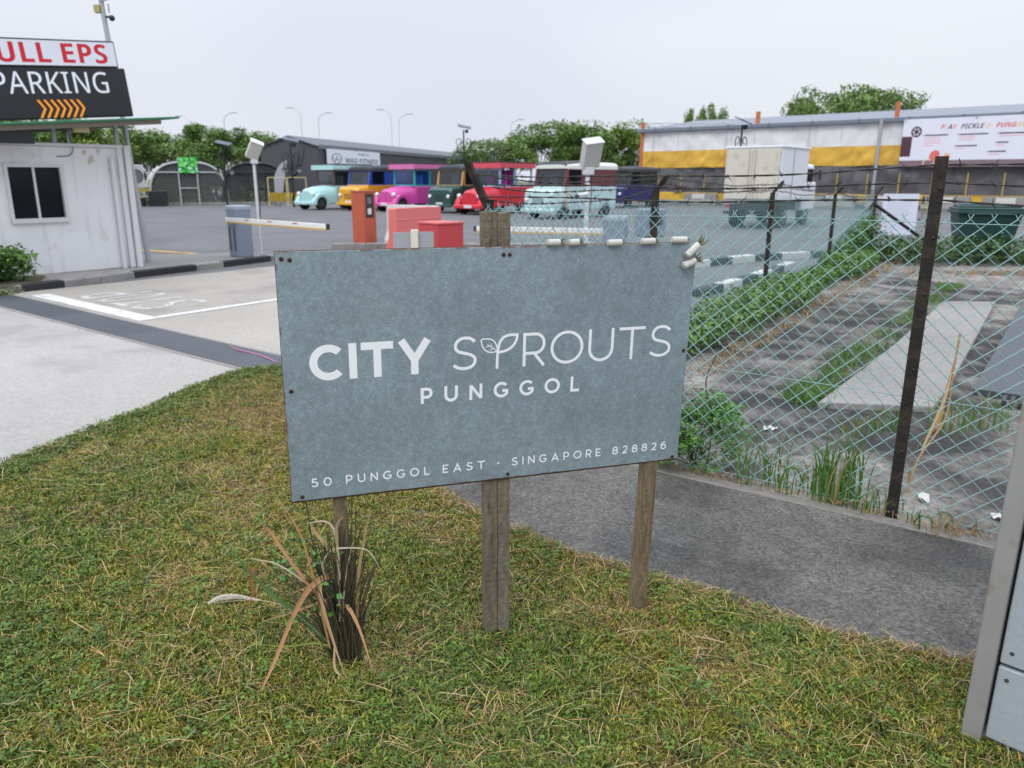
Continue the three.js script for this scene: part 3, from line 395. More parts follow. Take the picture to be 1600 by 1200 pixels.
  for (let k = 0; k < 260; k++) { const left = k % 4 === 0, a = r() * 6.283, d = 0.055 * Math.sqrt(r()), x = 0.02 + Math.cos(a) * d, z = Math.sin(a) * d * 0.8, h = (left ? 0.38 : 0.42) * (0.5 + 0.75 * r()), dx = left ? -0.24 * (0.3 + 0.8 * r()) : (r() - 0.42) * 0.14, dz = (r() - 0.5) * 0.16; sg[k % 3].push(pipe([[x, 0, z], [x + dx * 0.35, h * 0.55, z + dz * 0.4], [x + dx, h * (left ? 0.85 : 1), z + dz]], 0.0009 + 0.0007 * r(), 5, 4)); }
  const sM = [mat([0.03, 0.04, 0.02], 0.8), mat([0.065, 0.065, 0.03], 0.8), mat([0.11, 0.085, 0.05], 0.85)];
  sg.forEach((g, i) => { const m = mesh('stems', g, sM[i], t); m.userData.kind = 'stuff'; });
  mesh('tall_stem', pipe([[-0.02, 0.1, 0], [-0.06, 0.4, 0], [-0.085, 0.62, -0.02]], 0.0018, 8, 5), sM[0], t); mesh('tall_stem', pipe([[0.03, 0.1, 0], [0.06, 0.4, 0], [0.07, 0.63, -0.02]], 0.0016, 8, 5), sM[1], t); mesh('tall_stem', pipe([[0.06, 0.1, 0], [0.12, 0.3, 0], [0.2, 0.5, -0.02]], 0.0014, 8, 5), sM[1], t);
  mesh('small_leaves', leafCloud(60, (q) => [-0.06 + (q() - 0.5) * 0.2, 0.2 + q() * 0.28, 0.05 + (q() - 0.5) * 0.1], 0.02, r, [[0.1, 0.24, 0.03], [0.07, 0.18, 0.03]], 0.1, 0.7), mat('#ffffff', 0.6, { vertexColors: true }), t).userData.kind = 'stuff';
  // pale feathery seed head on a thin stalk
  const pts = [[-0.933, 0.269, -2.2], [-0.893, 0.288, -2.2], [-0.841, 0.292, -2.2], [-0.763, 0.278, -2.2]].map(mv), c = new THREE.CatmullRomCurve3(pts.map((p) => V(...p))), pos = [];
  for (let k = 0; k < 2600; k++) { const s = r(), p = c.getPoint(s), w = 0.0085 * Math.sin(Math.PI * Math.min(0.97, s * 0.95 + 0.06)) + 0.0015, d = V(r() - 0.5, r() - 0.5, r() - 0.5).normalize(), e = p.clone().addScaledVector(d, w).add(c.getTangent(s).multiplyScalar(-0.008 * r())), f = V(r() - 0.5, r() - 0.5, r() - 0.5).multiplyScalar(0.0011); pos.push(p.x, p.y, p.z, e.x + f.x, e.y + f.y, e.z + f.z, e.x - f.x, e.y - f.y, e.z - f.z); }
  const sh = mesh('seed_head', soup(pos), mat([0.72, 0.66, 0.57], 0.9), t); sh.userData.label = 'pale feathery seed head'; mesh('stalk', pipe([[-0.933, 0.269, -2.2], [-0.763, 0.278, -2.2], [-0.68, 0.25, -2.2], [-0.55, 0.1, -2.22]].map(mv), 0.0011, 14, 5), pale, sh);
}

// ---------------------------------------------------------------- wire fence
M.wire = mat([0.27, 0.46, 0.46], 0.5); M.rust = mat('#ffffff', 0.85, { map: tex(512, 0.6, (u, v) => { const a = fbm(u, v, 8, 5, 1001), b = fbm(u, v, 50, 3, 1011), k = sm(0.4, 0.65, a); return [mix(0.018, 0.036, k) * (0.6 + 0.8 * b), mix(0.015, 0.026, k) * (0.6 + 0.8 * b), mix(0.012, 0.018, k) * (0.6 + 0.8 * b)]; }), bumpMap: fineB, bumpScale: 0.003 });
M.barb = mat([0.06, 0.055, 0.05], 0.65, { metalness: 0.5 });
function netting(len, h, p, a, r, out, seed, h2 = h) { // woven chain link in local x (along) and y (up); every wire zigzags and hooks its neighbour
  const pos = [], R = rng(seed), n = Math.floor(len / p);
  const seg = (A, B) => { const d = V(B[0] - A[0], B[1] - A[1], B[2] - A[2]).normalize(), s = V(0, 0, 1).cross(d).normalize().multiplyScalar(r), t = V(0, 0, r), k = [[1, 0], [-0.5, 0.87], [-0.5, -0.87]].map(([e, f]) => [s.x * e + t.x * f, s.y * e + t.y * f, s.z * e + t.z * f]); for (let i = 0; i < 3; i++) { const q = k[i], w = k[(i + 1) % 3], c = (P, o) => [P[0] + o[0], P[1] + o[1], P[2] + o[2]]; pos.push(...c(A, q), ...c(A, w), ...c(B, w), ...c(A, q), ...c(B, w), ...c(B, q)); } };
  for (let i = 0; i <= n; i++) {
    const hh = mix(h, h2, i / n), rows = Math.round(hh / a); let prev = null;
    for (let k = 0; k <= rows; k++) { const rt = (k + i) % 2 === 0, sag = 0.004 * Math.sin(i * 0.31 + k * 0.17) + 0.003 * (R() - 0.5), bulge = out * Math.sin(i * p * 2.1 + 0.6) * Math.sin(Math.PI * k / rows); const P = [i * p + (rt ? p / 2 : -p / 2) * 1.02, k * a + sag, (rt ? 1 : -1) * r * 0.9 + bulge]; if (prev) seg(prev, P); prev = P; }
    if ((rows + i) % 2 === 0) seg(prev, [prev[0] - p * 0.25, prev[1] + a * 0.5, prev[2]]); else seg(prev, [prev[0] + p * 0.25, prev[1] + a * 0.5, prev[2]]);
  }
  return soup(pos);
}
function barbed(A, B, sag, seed) { // two twisted strands with four-point barbs
  const R = rng(seed), L = Math.hypot(B[0] - A[0], B[1] - A[1], B[2] - A[2]), n = Math.ceil(L / 0.06), at = (t) => [mix(A[0], B[0], t), mix(A[1], B[1], t) - sag * 4 * t * (1 - t) + 0.006 * Math.sin(t * L * 4.2 + seed), mix(A[2], B[2], t)], list = [];
  for (const ph of [0, Math.PI]) { const pts = []; for (let i = 0; i <= n; i++) { const p = at(i / n), a = i * 1.6 + ph; pts.push([p[0], p[1] + 0.0028 * Math.sin(a), p[2] + 0.0028 * Math.cos(a)]); } list.push(pipe(pts, 0.0024, n * 2, 4)); }
  for (let s = 0.06 + 0.05 * R(); s < L; s += 0.125 + 0.02 * R()) { const p = at(s / L); for (let k = 0; k < 4; k++) { const d = [(R() - 0.5) * 0.05, (R() - 0.5) * 0.055, (R() - 0.5) * 0.05]; list.push(rod(p, [p[0] + d[0], p[1] + d[1], p[2] + d[2]], 0.0021, 0.001, 4)); } list.push(new THREE.SphereGeometry(0.0075, 5, 4).translate(...p)); }
  return join(list);
}
{ // near run: from the corner post past the tall post to the cabinet
  const ang = Math.atan2(-(post1[1] - corner[1]), post1[0] - corner[0]), L1 = Math.hypot(post1[0] - corner[0], post1[1] - corner[1]);
  const t = thing('chain_link_fence', 'green coated chain link fence along the footpath with tall dark post', 'fence', [corner[0], 0, corner[1]], ang);
  mesh('netting', netting(L1 + 1.0, 1.4, 0.0425, 0.039, 0.0023, 0.02, 3).translate(0, 0.03, 0), M.wire, t);
  for (const y of [0.05, 0.62, 1.415]) mesh('line_wire', pipe([[0, y, 0.004], [0.8, y - 0.012, 0.004], [1.6, y + 0.003, 0.004], [2.42, y, 0.004], [3.43, y - 0.006, 0.004]], 0.0019, 40, 5), M.wire, t);
  // tall post: an angle section, upright, a little out of plumb
  const an = [bx(0.052, 1.95, 0.007, 0, 0.72, 0.035), bx(0.007, 1.95, 0.055, -0.023, 0.72, 0.004)]; const pg = join(an); pg.rotateZ(0.004); pg.translate(L1, 0, -0.03); mesh('post', pg, M.rust, t).userData.label = 'tall rusty dark steel post';
  for (const y of [0.35, 0.75, 1.1, 1.35, 1.56]) mesh('bolt', new THREE.SphereGeometry(0.007, 6, 5).translate(L1 + 0.004, y, 0.012), M.barb, t);
  mesh('post', [bx(0.05, 1.65, 0.05, 0, 0.65, -0.03), bar([0, 1.42, -0.03], [-0.1, 1.7, 0.05], 0.042, 0.03)], M.rust, t).userData.label = 'corner post with bent arm';
  [[1.655, 1.63, 0.03], [1.58, 1.575, 0.02], [1.51, 1.5, 0.015]].forEach(([h1, h0, s], i) => { mesh('barbed_wire', barbed([-0.1 + 0.03 * i, h0, 0.02], [L1, h1, 0.0], s, 41 + i), M.barb, t); mesh('barbed_wire', barbed([L1, h1, 0.0], [L1 + 1.05, h1 + [0.03, 0.0, -0.01][i], -0.01], 0.012, 51 + i), M.barb, t); });
}
{ // second run: from the corner away along the weeds
  const E2 = [7.99, -16.51], L2 = Math.hypot(E2[0] - corner[0], E2[1] - corner[1]), ang = Math.atan2(-(E2[1] - corner[1]), E2[0] - corner[0]);
  const t = thing('chain_link_fence', 'chain link fence running back along the weeds with bent arm posts', 'fence', [corner[0], 0, corner[1]], ang);
  mesh('netting', netting(L2 - 0.05, 1.4, 0.0425, 0.039, 0.002, 0.015, 7, 1.22).translate(0.03, 0.03, 0), M.wire, t);
  mesh('line_wire', pipe([[0, 1.42, 0.004], [L2 / 2, 1.33, 0.004], [L2, 1.23, 0.004]], 0.002, 30, 5), M.wire, t);
  const S = [2.55, 6.29, 10.1, L2 - 0.02], Hh = [1.5, 1.43, 1.35, 1.26];
  S.forEach((s, i) => { mesh('post', [bx(0.05, Hh[i] + 0.2, 0.05, s, Hh[i] / 2 - 0.1, 0.03), bar([s, Hh[i] - 0.005, 0.03], [s - 0.06, Hh[i] + [0.13, 0.14, 0.13, 0.2][i], 0.16], 0.045, 0.03)], M.rust, t); });
  const bm = mat([0.018, 0.018, 0.02], 0.7); mesh('strut', bar([L2, 1.1, 0], [L2 + 1.05, 0.02, 1.35], 0.055, 0.04), bm, t).userData.label = 'dark diagonal strut of the end post';
  mesh('strut', bar([L2 - 0.1, 1.15, 0.05], [L2 - 2.0, 0.02, -0.55], 0.05, 0.04), M.rust, t).userData.label = 'rusty diagonal strut of the end post';
  [[1.6, 1.4], [1.55, 1.35], [1.48, 1.28]].forEach(([a, b], i) => { let p = [-0.03, a, 0.1 - 0.03 * i]; [...S].forEach((s, k) => { const h = Hh[k] + [0.12, 0.075, 0.03][i], q = [s - 0.04 + 0.012 * i, h, 0.13 - 0.03 * i]; mesh('barbed_wire', barbed(p, q, 0.03 + 0.02 * ((i + k) % 3), 71 + 7 * i + k), M.barb, t); p = q; }); });
}
{ // steel cabinet at the right edge
  const t = thing('steel_cabinet', 'blue grey steel cabinet with aluminium corner strip standing on the lawn', 'cabinet', [1.35, 0.02, -1.87], -0.78);
  const cm = mat('#ffffff', 0.42, { map: tex(512, 1, (u, v) => { const a = fbm(u, v, 3, 4, 1101), b = fbm(u, v, 80, 3, 1111), s = sm(0.82, 0.9, fbm(u, v, 26, 3, 1121)), k = 0.42 * (0.92 + 0.14 * a) * (0.95 + 0.1 * b) * (1 - 0.45 * s); return [k * 0.88, k * 0.98, k * 1.07]; }), bumpMap: fineB, bumpScale: 0.0006 });
  const al = mat('#ffffff', 0.5, { map: tex(512, 0.5, (u, v) => { const a = fbm(u, v, 5, 4, 1201), b = fbm(u, v, 60, 3, 1211), st = sm(0.6, 0.75, fbm(u, v, 7, 4, 1221)), k = 0.38 * (0.92 + 0.12 * a) * (0.96 + 0.08 * b); return [mix(k, 0.3, st * 0.4), mix(k * 0.98, 0.22, st * 0.4), mix(k * 0.97, 0.13, st * 0.4)]; }), metalness: 0.35 });
  mesh('corner_strip', bx(0.05, 1.62, 0.05, 0.025, 0.8, -0.025, 0.006), al, t);
  mesh('lower_panel', bx(0.9, 0.235, 0.03, 0.507, 0.1525, -0.03, 0.006), cm, t); mesh('upper_panel', bx(0.9, 1.32, 0.03, 0.507, 0.94, -0.03, 0.006), cm, t);
  mesh('carcass', bx(0.97, 1.6, 0.5, 0.505, 0.8, -0.32), mat([0.04, 0.04, 0.042], 0.8), t); mesh('side_panel', bx(0.006, 1.6, 0.46, 0.012, 0.8, -0.29), cm, t); mesh('plinth', bx(0.94, 0.07, 0.06, 0.51, 0.0, -0.06), al, t);
  for (const [x, y] of [[0.082, 0.235], [0.082, 0.32]]) mesh('rivet', new THREE.SphereGeometry(0.006, 8, 6).scale(1, 1, 0.5).translate(x, y, -0.014), mat([0.05, 0.05, 0.045], 0.7), t);
  mesh('hinge', [rod([0.045, 1.02, 0.006], [0.045, 1.1, 0.006], 0.012), bx(0.03, 0.06, 0.01, 0.07, 1.06, 0.0)], al, t);
}
// ---------------------------------------------------------------- weeds in the yard
M.leaf = mat('#ffffff', 0.6, { vertexColors: true });
const GT = [[0.07, 0.17, 0.028], [0.095, 0.21, 0.035], [0.05, 0.13, 0.025], [0.13, 0.23, 0.045]], DT = [[0.3, 0.2, 0.09], [0.24, 0.14, 0.06], [0.36, 0.26, 0.13]];
{
  const r = rng(303);
  const b = thing('leafy_bush', 'small bright green leafy bush between the sign and the fence', 'bush', [1.13, 0, -4.08]);
  const bl = []; for (let k = 0; k < 26; k++) bl.push([(r() - 0.5) * 0.46, 0.07 + 0.34 * r(), (r() - 0.5) * 0.3, 0.06 + 0.06 * r()]);
  mesh('foliage', leafCloud(3400, (q) => { const c = bl[Math.floor(q() * bl.length)], th = q() * 6.283, ph = Math.acos(2 * q() - 1), R = c[3] * Math.cbrt(q()); return [c[0] + R * Math.sin(ph) * Math.cos(th), Math.max(0.02, c[1] + R * Math.cos(ph) * 0.6), c[2] + R * Math.sin(ph) * Math.sin(th)]; }, 0.027, r, [[0.075, 0.2, 0.03], [0.1, 0.25, 0.035], [0.06, 0.16, 0.028], [0.14, 0.28, 0.05]], 0.1, 0.6), M.leaf, b);
  mesh('stem', bl.slice(0, 12).map((c) => pipe([[0, 0, 0], [c[0] * 0.4, c[1] * 0.6, c[2] * 0.4], [c[0], c[1], c[2]]], 0.003, 5, 5)), mat([0.08, 0.1, 0.03], 0.8), b);
  mesh('dead_stalk', pipe([[0.06, 0, 0.05], [0.08, 0.3, 0.03], [0.03, 0.52, 0.02], [0.09, 0.68, 0.0]], 0.004, 12, 5), mat([0.09, 0.05, 0.035], 0.9), b);
  // tall grass clumps at the foot of the fence
  const clump = (label, x, z, n, h, lean, tones, w = 0.007) => { const t = thing('grass_clump', label, 'plant', [x, 0, z], 0, 'grass clumps at the fence foot'); const pos = { g: [], d: [] }; for (let k = 0; k < n; k++) { const a = r() * 6.283, d = 0.09 * Math.sqrt(r()), L = h * (0.5 + 0.6 * r()), ph = r() * 6.283, le = lean * (0.2 + r()), bb = [Math.cos(a) * d * 1.5, 0, Math.sin(a) * d * 0.7]; pos[tones === 'd' || r() < 0.12 ? 'd' : 'g'].push(ribbon([bb, [bb[0] + Math.cos(ph) * le * L * 0.3, L * 0.6, bb[2] + Math.sin(ph) * le * L * 0.2], [bb[0] + Math.cos(ph) * le * L, L * (1 - le * 0.35), bb[2] + Math.sin(ph) * le * L * 0.6]], w * (0.7 + 0.6 * r()), 6, 0.3, 0.08, [r() - 0.5, 0.2, 1])); } if (pos.g.length) mesh('blades', pos.g, mat([0.085, 0.19, 0.03], 0.55), t).userData.kind = 'stuff'; if (pos.d.length) mesh('dry_blades', pos.d, mat([0.34, 0.23, 0.11], 0.7), t).userData.kind = 'stuff'; return t; };
  clump('tall thin grass clump at the fence foot, nearest the leafy bush', 1.43, -3.83, 26, 0.42, 0.5, 'g'); clump('tallest green grass clump at the fence foot beside the tall post', 1.74, -3.57, 60, 0.44, 0.3, 'g', 0.009); clump('spreading grass clump between the two tall clumps', 1.58, -3.7, 30, 0.24, 0.8, 'g'); clump('low green tuft at the foot of the tall post', 1.88, -3.44, 26, 0.2, 0.8, 'g'); clump('rusty dead grass tuft at the fence foot near the cabinet', 2.1, -3.2, 40, 0.13, 0.9, 'd', 0.005); clump('green weed tuft at the fence foot near the cabinet', 2.02, -3.26, 18, 0.14, 0.8, 'g');
  clump('grass clump on the pale slab near the cabinet', 2.95, -4.7, 34, 0.34, 0.5, 'g'); clump('grass clump in front of the yard slab', 2.55, -4.75, 30, 0.2, 0.7, 'g'); clump('low grass clump beside the dead reed', 2.35, -4.65, 24, 0.16, 0.8, 'g'); clump('grass clump against the steel drain covers', 3.25, -4.75, 30, 0.32, 0.5, 'g');
  // the dead reed leaning over the yard
  const rd = thing('dead_reed', 'tall dry brown reed leaning behind the tall fence post', 'plant', [2.17, 0, -3.72]);
  mesh('stalk', pipe([[0, 0, 0], [0.07, 0.16, -0.07], [0.25, 0.36, -0.18], [0.3, 0.56, -0.26], [0.33, 0.8, -0.3]], 0.006, 20, 6), mat([0.36, 0.22, 0.09], 0.7), rd);
  mesh('leaf', ribbon([[0.2, 0.3, -0.16], [0.27, 0.5, -0.24], [0.31, 0.66, -0.28]], 0.02, 10), mat([0.42, 0.2, 0.08], 0.7), rd); mesh('leaf', ribbon([[0.1, 0.2, -0.1], [0.24, 0.46, -0.2], [0.3, 0.6, -0.27]], 0.017, 10), mat([0.38, 0.28, 0.14], 0.7), rd); mesh('leaf', ribbon([[0.0, 0.05, 0], [-0.02, 0.22, 0.03], [0.02, 0.34, 0.05]], 0.012, 10), mat([0.42, 0.3, 0.16], 0.7), rd);
  // straw litter along the path edge
  const lit = [], litc = []; for (let k = 0; k < 420; k++) { const s = -1.0 + 3.6 * r(), o = 0.0 + 0.13 * (r() - 0.3), [x, z] = fx(s), a = r() * 3.14, L = 0.03 + 0.09 * r(); lit.push(ribbon([[x + nrm[0] * o - Math.cos(a) * L / 2, 0.036, z + nrm[1] * o - Math.sin(a) * L / 2], [x + nrm[0] * o, 0.042 + 0.012 * r(), z + nrm[1] * o], [x + nrm[0] * o + Math.cos(a) * L / 2, 0.034, z + nrm[1] * o + Math.sin(a) * L / 2]], 0.003, 3, 0.3, 0.5)); }
  const li = mesh('straw_litter', lit, mat([0.36, 0.22, 0.1], 0.8)); tag(li, 'brown straw litter along the foot of the fence', 'straw', null, 'stuff');
  // weeds in the yard joints, along the slab and across the stained concrete
  const wd = (name, label, spots, tones, h, lean, seed, n = 9, w = 0.006) => { const R = rng(seed), g = new THREE.Group(); g.name = numbered(name); scene.add(g); tag(g, label, 'weeds', null, 'stuff'); const m4 = new THREE.Matrix4(), q = new THREE.Quaternion(), e = new THREE.Euler(); for (let v = 0; v < 3; v++) { const geo = tuft(n, h, w, h * 0.6, lean, R, tones), mine = spots.filter((_, i) => i % 3 === v), im = shade(new THREE.InstancedMesh(geo, M.leaf, mine.length)); mine.forEach(([x, z, s], i) => { e.set(0, R() * 6.28, 0); q.setFromEuler(e); m4.compose(V(x, 0.005, z), q, V(s, s, s)); im.setMatrixAt(i, m4); }); im.name = 'tufts'; g.add(im); } };
  const joint = [], R2 = rng(88), J = [[2.2, -5.3], [2.5, -5.7], [3.34, -6.84], [4.64, -8.5], [6.3, -10.75], [7.2, -12]]; const jc = new THREE.CatmullRomCurve3(J.map(([x, z]) => V(x, 0, z)));
  for (let k = 0; k < 520; k++) { const p = jc.getPoint(R2()), d = 0.16 * (R2() + R2() - 1) * 1.6; if (fbm((p.x / 9) % 1, 0.4, 24, 3, 1311) > 0.36) joint.push([p.x + 0.6 * d, p.z + 0.6 * d, 0.45 + 0.8 * R2()]); }
  wd('joint_weeds', 'line of green weeds along the pale yard slab', joint, [...GT, [0.16, 0.24, 0.05]], 0.11, 0.7, 91);
  const sp = []; for (let k = 0; k < 1100; k++) { const x = 1.2 + 7 * R2(), z = -4 - 9 * R2(); if (fbm((x / 8) % 1, ((z + 16) / 8) % 1, 14, 3, 1301) < 0.6) continue; if (z > -4.82 - (x + 0.064) * 1.45 + 0.3 || true) if (inside([[0.2, -4.75], [7.6, -15.6], [9, -12], [5.8, -10], [2.2, -5.2], [2.2, -4.3], [1.6, -3.9]], x, z)) sp.push([x, z, 0.4 + 0.7 * R2()]); }
  wd('yard_weeds', 'small green weeds dotted over the stained yard concrete', sp, [...GT, DT[0]], 0.06, 0.9, 92);
  // hedge of weeds along the second fence run, and the darker one at the yard's far end
  const hl = (name, label, n, where, size, tones, seed) => { const m = mesh(name, leafCloud(n, where, size, rng(seed), tones, 0.15, 0.55), M.leaf); tag(m, label, 'hedge', null, 'stuff'); };
  const U2 = [0.5675, -0.8234], N2 = [0.8234, 0.5675]; const q2 = (s, o) => [corner[0] + U2[0] * s + N2[0] * o, corner[1] + U2[1] * s + N2[1] * o];
  hl('fence_weeds', 'strip of leafy green weeds along the fence running back', 17000, (q) => { const s = 1.6 + 12 * q(), lump = 0.45 + 0.75 * fbm((s / 16) % 1, 0.3, 16, 3, 1401), o = 0.06 + 0.62 * q() * lump, h = 0.42 * lump * (1 - 0.55 * o) * Math.sqrt(q()); const [x, z] = q2(s, o - 0.05); return [x, 0.01 + h, z]; }, 0.05, [...GT, [0.06, 0.14, 0.03], [0.17, 0.28, 0.05], [0.13, 0.25, 0.04]], 93);
  hl('fence_creeper', 'leafy creeper climbing the fence by the end post', 3200, (q) => { const s = 10.2 + 4.0 * q(), [x, z] = q2(s, 0.25 * (q() - 0.3)); return [x, 0.05 + (0.35 + 0.65 * sm(10, 13, s)) * q() * (0.4 + 0.8 * fbm((s / 16) % 1, 0.7, 32, 3, 1411)), z]; }, 0.08, [...GT, [0.05, 0.12, 0.05]], 94);
  hl('yard_hedge', 'dark low hedge closing the far end of the yard', 9000, (q) => { const s = q(), lump = 0.5 + 0.7 * fbm(s * 0.9, 0.2, 20, 3, 1421), x = 7.6 + 8.5 * s, z = -14.6 + 0.8 * s - 1.5 * q(); return [x, 0.03 + 0.55 * lump * q(), z]; }, 0.085, [[0.04, 0.1, 0.02], [0.055, 0.13, 0.025], [0.03, 0.075, 0.018], [0.08, 0.15, 0.03]], 95);
  hl('tall_weeds', 'thin tall flowering weeds beyond the yard hedge', 900, (q) => { const k = Math.floor(q() * 8), x = 8.2 + 0.95 * k + 0.12 * q(), h = 0.9 + 0.5 * ((k * 37) % 10) / 10, y = h * q(); return [x + 0.12 * (q() - 0.5), y, -16.6 - 0.1 * k + 0.12 * (q() - 0.5)]; }, 0.07, [[0.14, 0.2, 0.05], [0.3, 0.28, 0.06], [0.1, 0.16, 0.04]], 96);
  wd('dead_fringe', 'rusty dead grass fringe along the yard weeds', Array.from({ length: 260 }, () => { const s = 2 + 11.5 * R2(), [x, z] = q2(s, 0.55 + 0.25 * R2()); return [x, z, 0.6 + 0.9 * R2()]; }).concat(Array.from({ length: 160 }, () => [7 + 6 * R2(), -13.6 + 0.6 * R2(), 1 + R2()])), DT, 0.07, 1.1, 97);
  // litter in the yard
  const lm = mat([0.6, 0.58, 0.55], 0.7); [[1.8, -4.75, 'crumpled white paper scrap on the stained yard concrete'], [2.2, -3.62, 'white wrapper scrap beside the tall fence post'], [2.45, -3.38, 'white wrapper scrap near the steel cabinet behind the fence']].forEach(([x, z, l], i) => { const g = new THREE.PlaneGeometry(0.09, 0.05, 5, 3), p = g.attributes.position; for (let k = 0; k < p.count; k++) p.setZ(k, 0.012 * Math.sin(k * 2.3 + i) + 0.016); g.rotateX(-1.5708); g.computeVertexNormals(); g.rotateY(i * 1.1); g.translate(x, 0.004, z); tag(mesh('paper_scrap', g, lm), l, 'litter', 'paper scraps in the yard'); });
  tag(mesh('pink_string', pipe([[-2.6, 0.016, -7.28], [-2.45, 0.02, -7.1], [-2.3, 0.016, -7.0], [-2.1, 0.02, -6.78], [-1.95, 0.016, -6.6]], 0.006, 24, 5), mat([0.5, 0.2, 0.35], 0.7)), 'pink string lying across the drain strip', 'string');
}

// ---------------------------------------------------------------- booth and entrance
M.white = mat([0.68, 0.68, 0.69], 0.5); M.dark = mat([0.02, 0.021, 0.024], 0.5); M.glass = new THREE.MeshPhysicalMaterial({ color: C(0.008, 0.01, 0.013), roughness: 0.08, specularIntensity: 0.35, metalness: 0, side: THREE.DoubleSide });
M.steel = mat([0.42, 0.43, 0.45], 0.45, { metalness: 0.4 });
const BT = Math.atan2(0.771, 0.637), boothAt = [-6.35, 0.1, -13.6];
{
  const wallT = tex(1024, 3.2, (u, v) => { const a = fbm(u, v, 4, 4, 1501), b = fbm(u, v, 60, 3, 1511), run = fbm(u, v * 0.1, 40, 3, 1521), st = sm(0.6, 0.8, run) * 0.1, g = sm(0.62, 0.78, fbm(u, v, 12, 5, 1531)), ru = sm(0.74, 0.8, fbm(u, v, 14, 4, 1541)), k = 0.74 * (0.93 + 0.12 * a) * (0.97 + 0.06 * b) * (1 - st); return [mix(mix(k, 0.42, g * 0.3), 0.38, ru * 0.6), mix(mix(k, 0.42, g * 0.3), 0.22, ru * 0.6), mix(mix(k * 1.02, 0.36, g * 0.3), 0.1, ru * 0.6)]; });
  const wm = mat('#ffffff', 0.55, { map: wallT });
  const t = thing('guard_booth', 'weathered white guard booth with a sliding window under a green canopy', 'booth', boothAt, BT);
  const hole = new THREE.Shape([[-2.9, 0], [0.03, 0], [0.03, 2.0], [-2.9, 2.0]].map(([x, y]) => new THREE.Vector2(x, y))); hole.holes.push(new THREE.Path([[-1.87, 0.89], [-1.11, 0.89], [-1.11, 1.68], [-1.87, 1.68]].map(([x, y]) => new THREE.Vector2(x, y))));
  mesh('wall', new THREE.ExtrudeGeometry(hole, { depth: 0.06, bevelEnabled: false }).translate(0, 0, -0.06), wm, t).userData.label = 'front wall with rust and dirt streaks';
  mesh('wall', bx(0.06, 2.0, 1.9, 0.0, 1.0, -1.01), wm, t); mesh('wall', bx(0.06, 2.0, 1.9, -2.87, 1.0, -1.01), wm, t); mesh('wall', bx(2.93, 2.0, 0.06, -1.435, 1.0, -1.99), wm, t);
  mesh('wall_cap', bx(3.0, 0.05, 2.1, -1.43, 2.03, -1.0), M.white, t); mesh('floor', bx(2.9, 0.05, 1.9, -1.43, 0.03, -1.0), M.dark, t);
  const w = mesh('window', [bx(0.86, 0.05, 0.05, -1.49, 1.705, 0.015), bx(0.86, 0.07, 0.07, -1.49, 0.86, 0.02), bx(0.05, 0.9, 0.05, -1.895, 1.28, 0.014), bx(0.05, 0.9, 0.05, -1.085, 1.28, 0.014), bx(0.035, 0.8, 0.03, -1.5, 1.28, 0.005)], mat([0.6, 0.6, 0.6], 0.5), t);
  mesh('pane', bx(0.36, 0.79, 0.008, -1.69, 1.285, -0.02), M.glass, w); mesh('pane', bx(0.38, 0.79, 0.008, -1.3, 1.285, -0.035), M.glass, w);
  mesh('corner_post', bx(0.09, 2.05, 0.09, -0.01, 1.02, 0.05, 0.008), M.white, t); mesh('corner_post', bx(0.09, 2.02, 0.05, -0.12, 1.01, 0.028, 0.008), M.white, t);
  mesh('downpipe', rod([-0.27, 0.0, 0.045], [-0.27, 1.84, 0.045], 0.038, 0.038, 12), M.white, t); mesh('base_beam', bx(2.95, 0.08, 0.1, -1.43, -0.03, -0.05), M.dark, t);
  mesh('cable', pipe([[-0.95, 2.35, 0.02], [-0.88, 2.1, 0.03], [-0.86, 1.95, 0.02], [-0.93, 1.87, 0.02], [-1.12, 1.85, 0.01]], 0.006, 20, 5), M.dark, t);
  // canopy on short posts, rising to the right
  const cp = (x) => 2.285 + 0.088 * (x + 1.9);
  for (const [x, z] of [[-0.1, -0.05], [-1.1, -0.05], [-2.5, -0.05], [-0.1, -1.9], [-2.5, -1.9]]) mesh('canopy_post', bar([x, 2.05, z], [x, cp(x) - 0.03, z], 0.06), M.steel, t);
  const cg = bx(3.55, 0.035, 2.9, 0, 0, 0, 0.01); cg.rotateZ(0.088); cg.translate(-1.1, cp(-1.1), -0.75); mesh('canopy', cg, mat([0.03, 0.17, 0.09], 0.5), t).userData.label = 'thin green canopy sheet';
  for (const z of [0.5, -0.8, -2.0]) { const g = bx(3.3, 0.07, 0.05); g.rotateZ(0.088); g.translate(-1.22, cp(-1.22) - 0.055, z); mesh('canopy_beam', g, mat([0.3, 0.26, 0.22], 0.6), t); }
  mesh('flood_lamp', [bx(0.24, 0.12, 0.06, -0.86, 2.27, 0.42, 0.01), bar([-0.86, 2.33, 0.42], [-0.86, 2.4, 0.42], 0.02)], mat([0.42, 0.38, 0.2], 0.6), t); mesh('display_box', bx(0.95, 0.25, 0.12, -2.05, 2.14, 0.4, 0.01), M.dark, t).userData.label = 'dark display box hung below the canopy';
  mesh('bracket', [bx(0.9, 0.05, 0.05, 0.45, 1.3, -1.12), bx(0.9, 0.05, 0.05, 0.45, 1.3, -1.38)], mat([0.5, 0.36, 0.04], 0.6), t); const ac = mesh('air_conditioner', bx(0.3, 0.42, 0.3, 0.68, 1.55, -1.25, 0.02), M.white, t); mesh('fan_grille', [new THREE.TorusGeometry(0.12, 0.012, 6, 20).translate(0.68, 1.55, -1.095), new THREE.CircleGeometry(0.12, 20).translate(0.68, 1.55, -1.097)], mat([0.2, 0.2, 0.22], 0.6), ac);
}
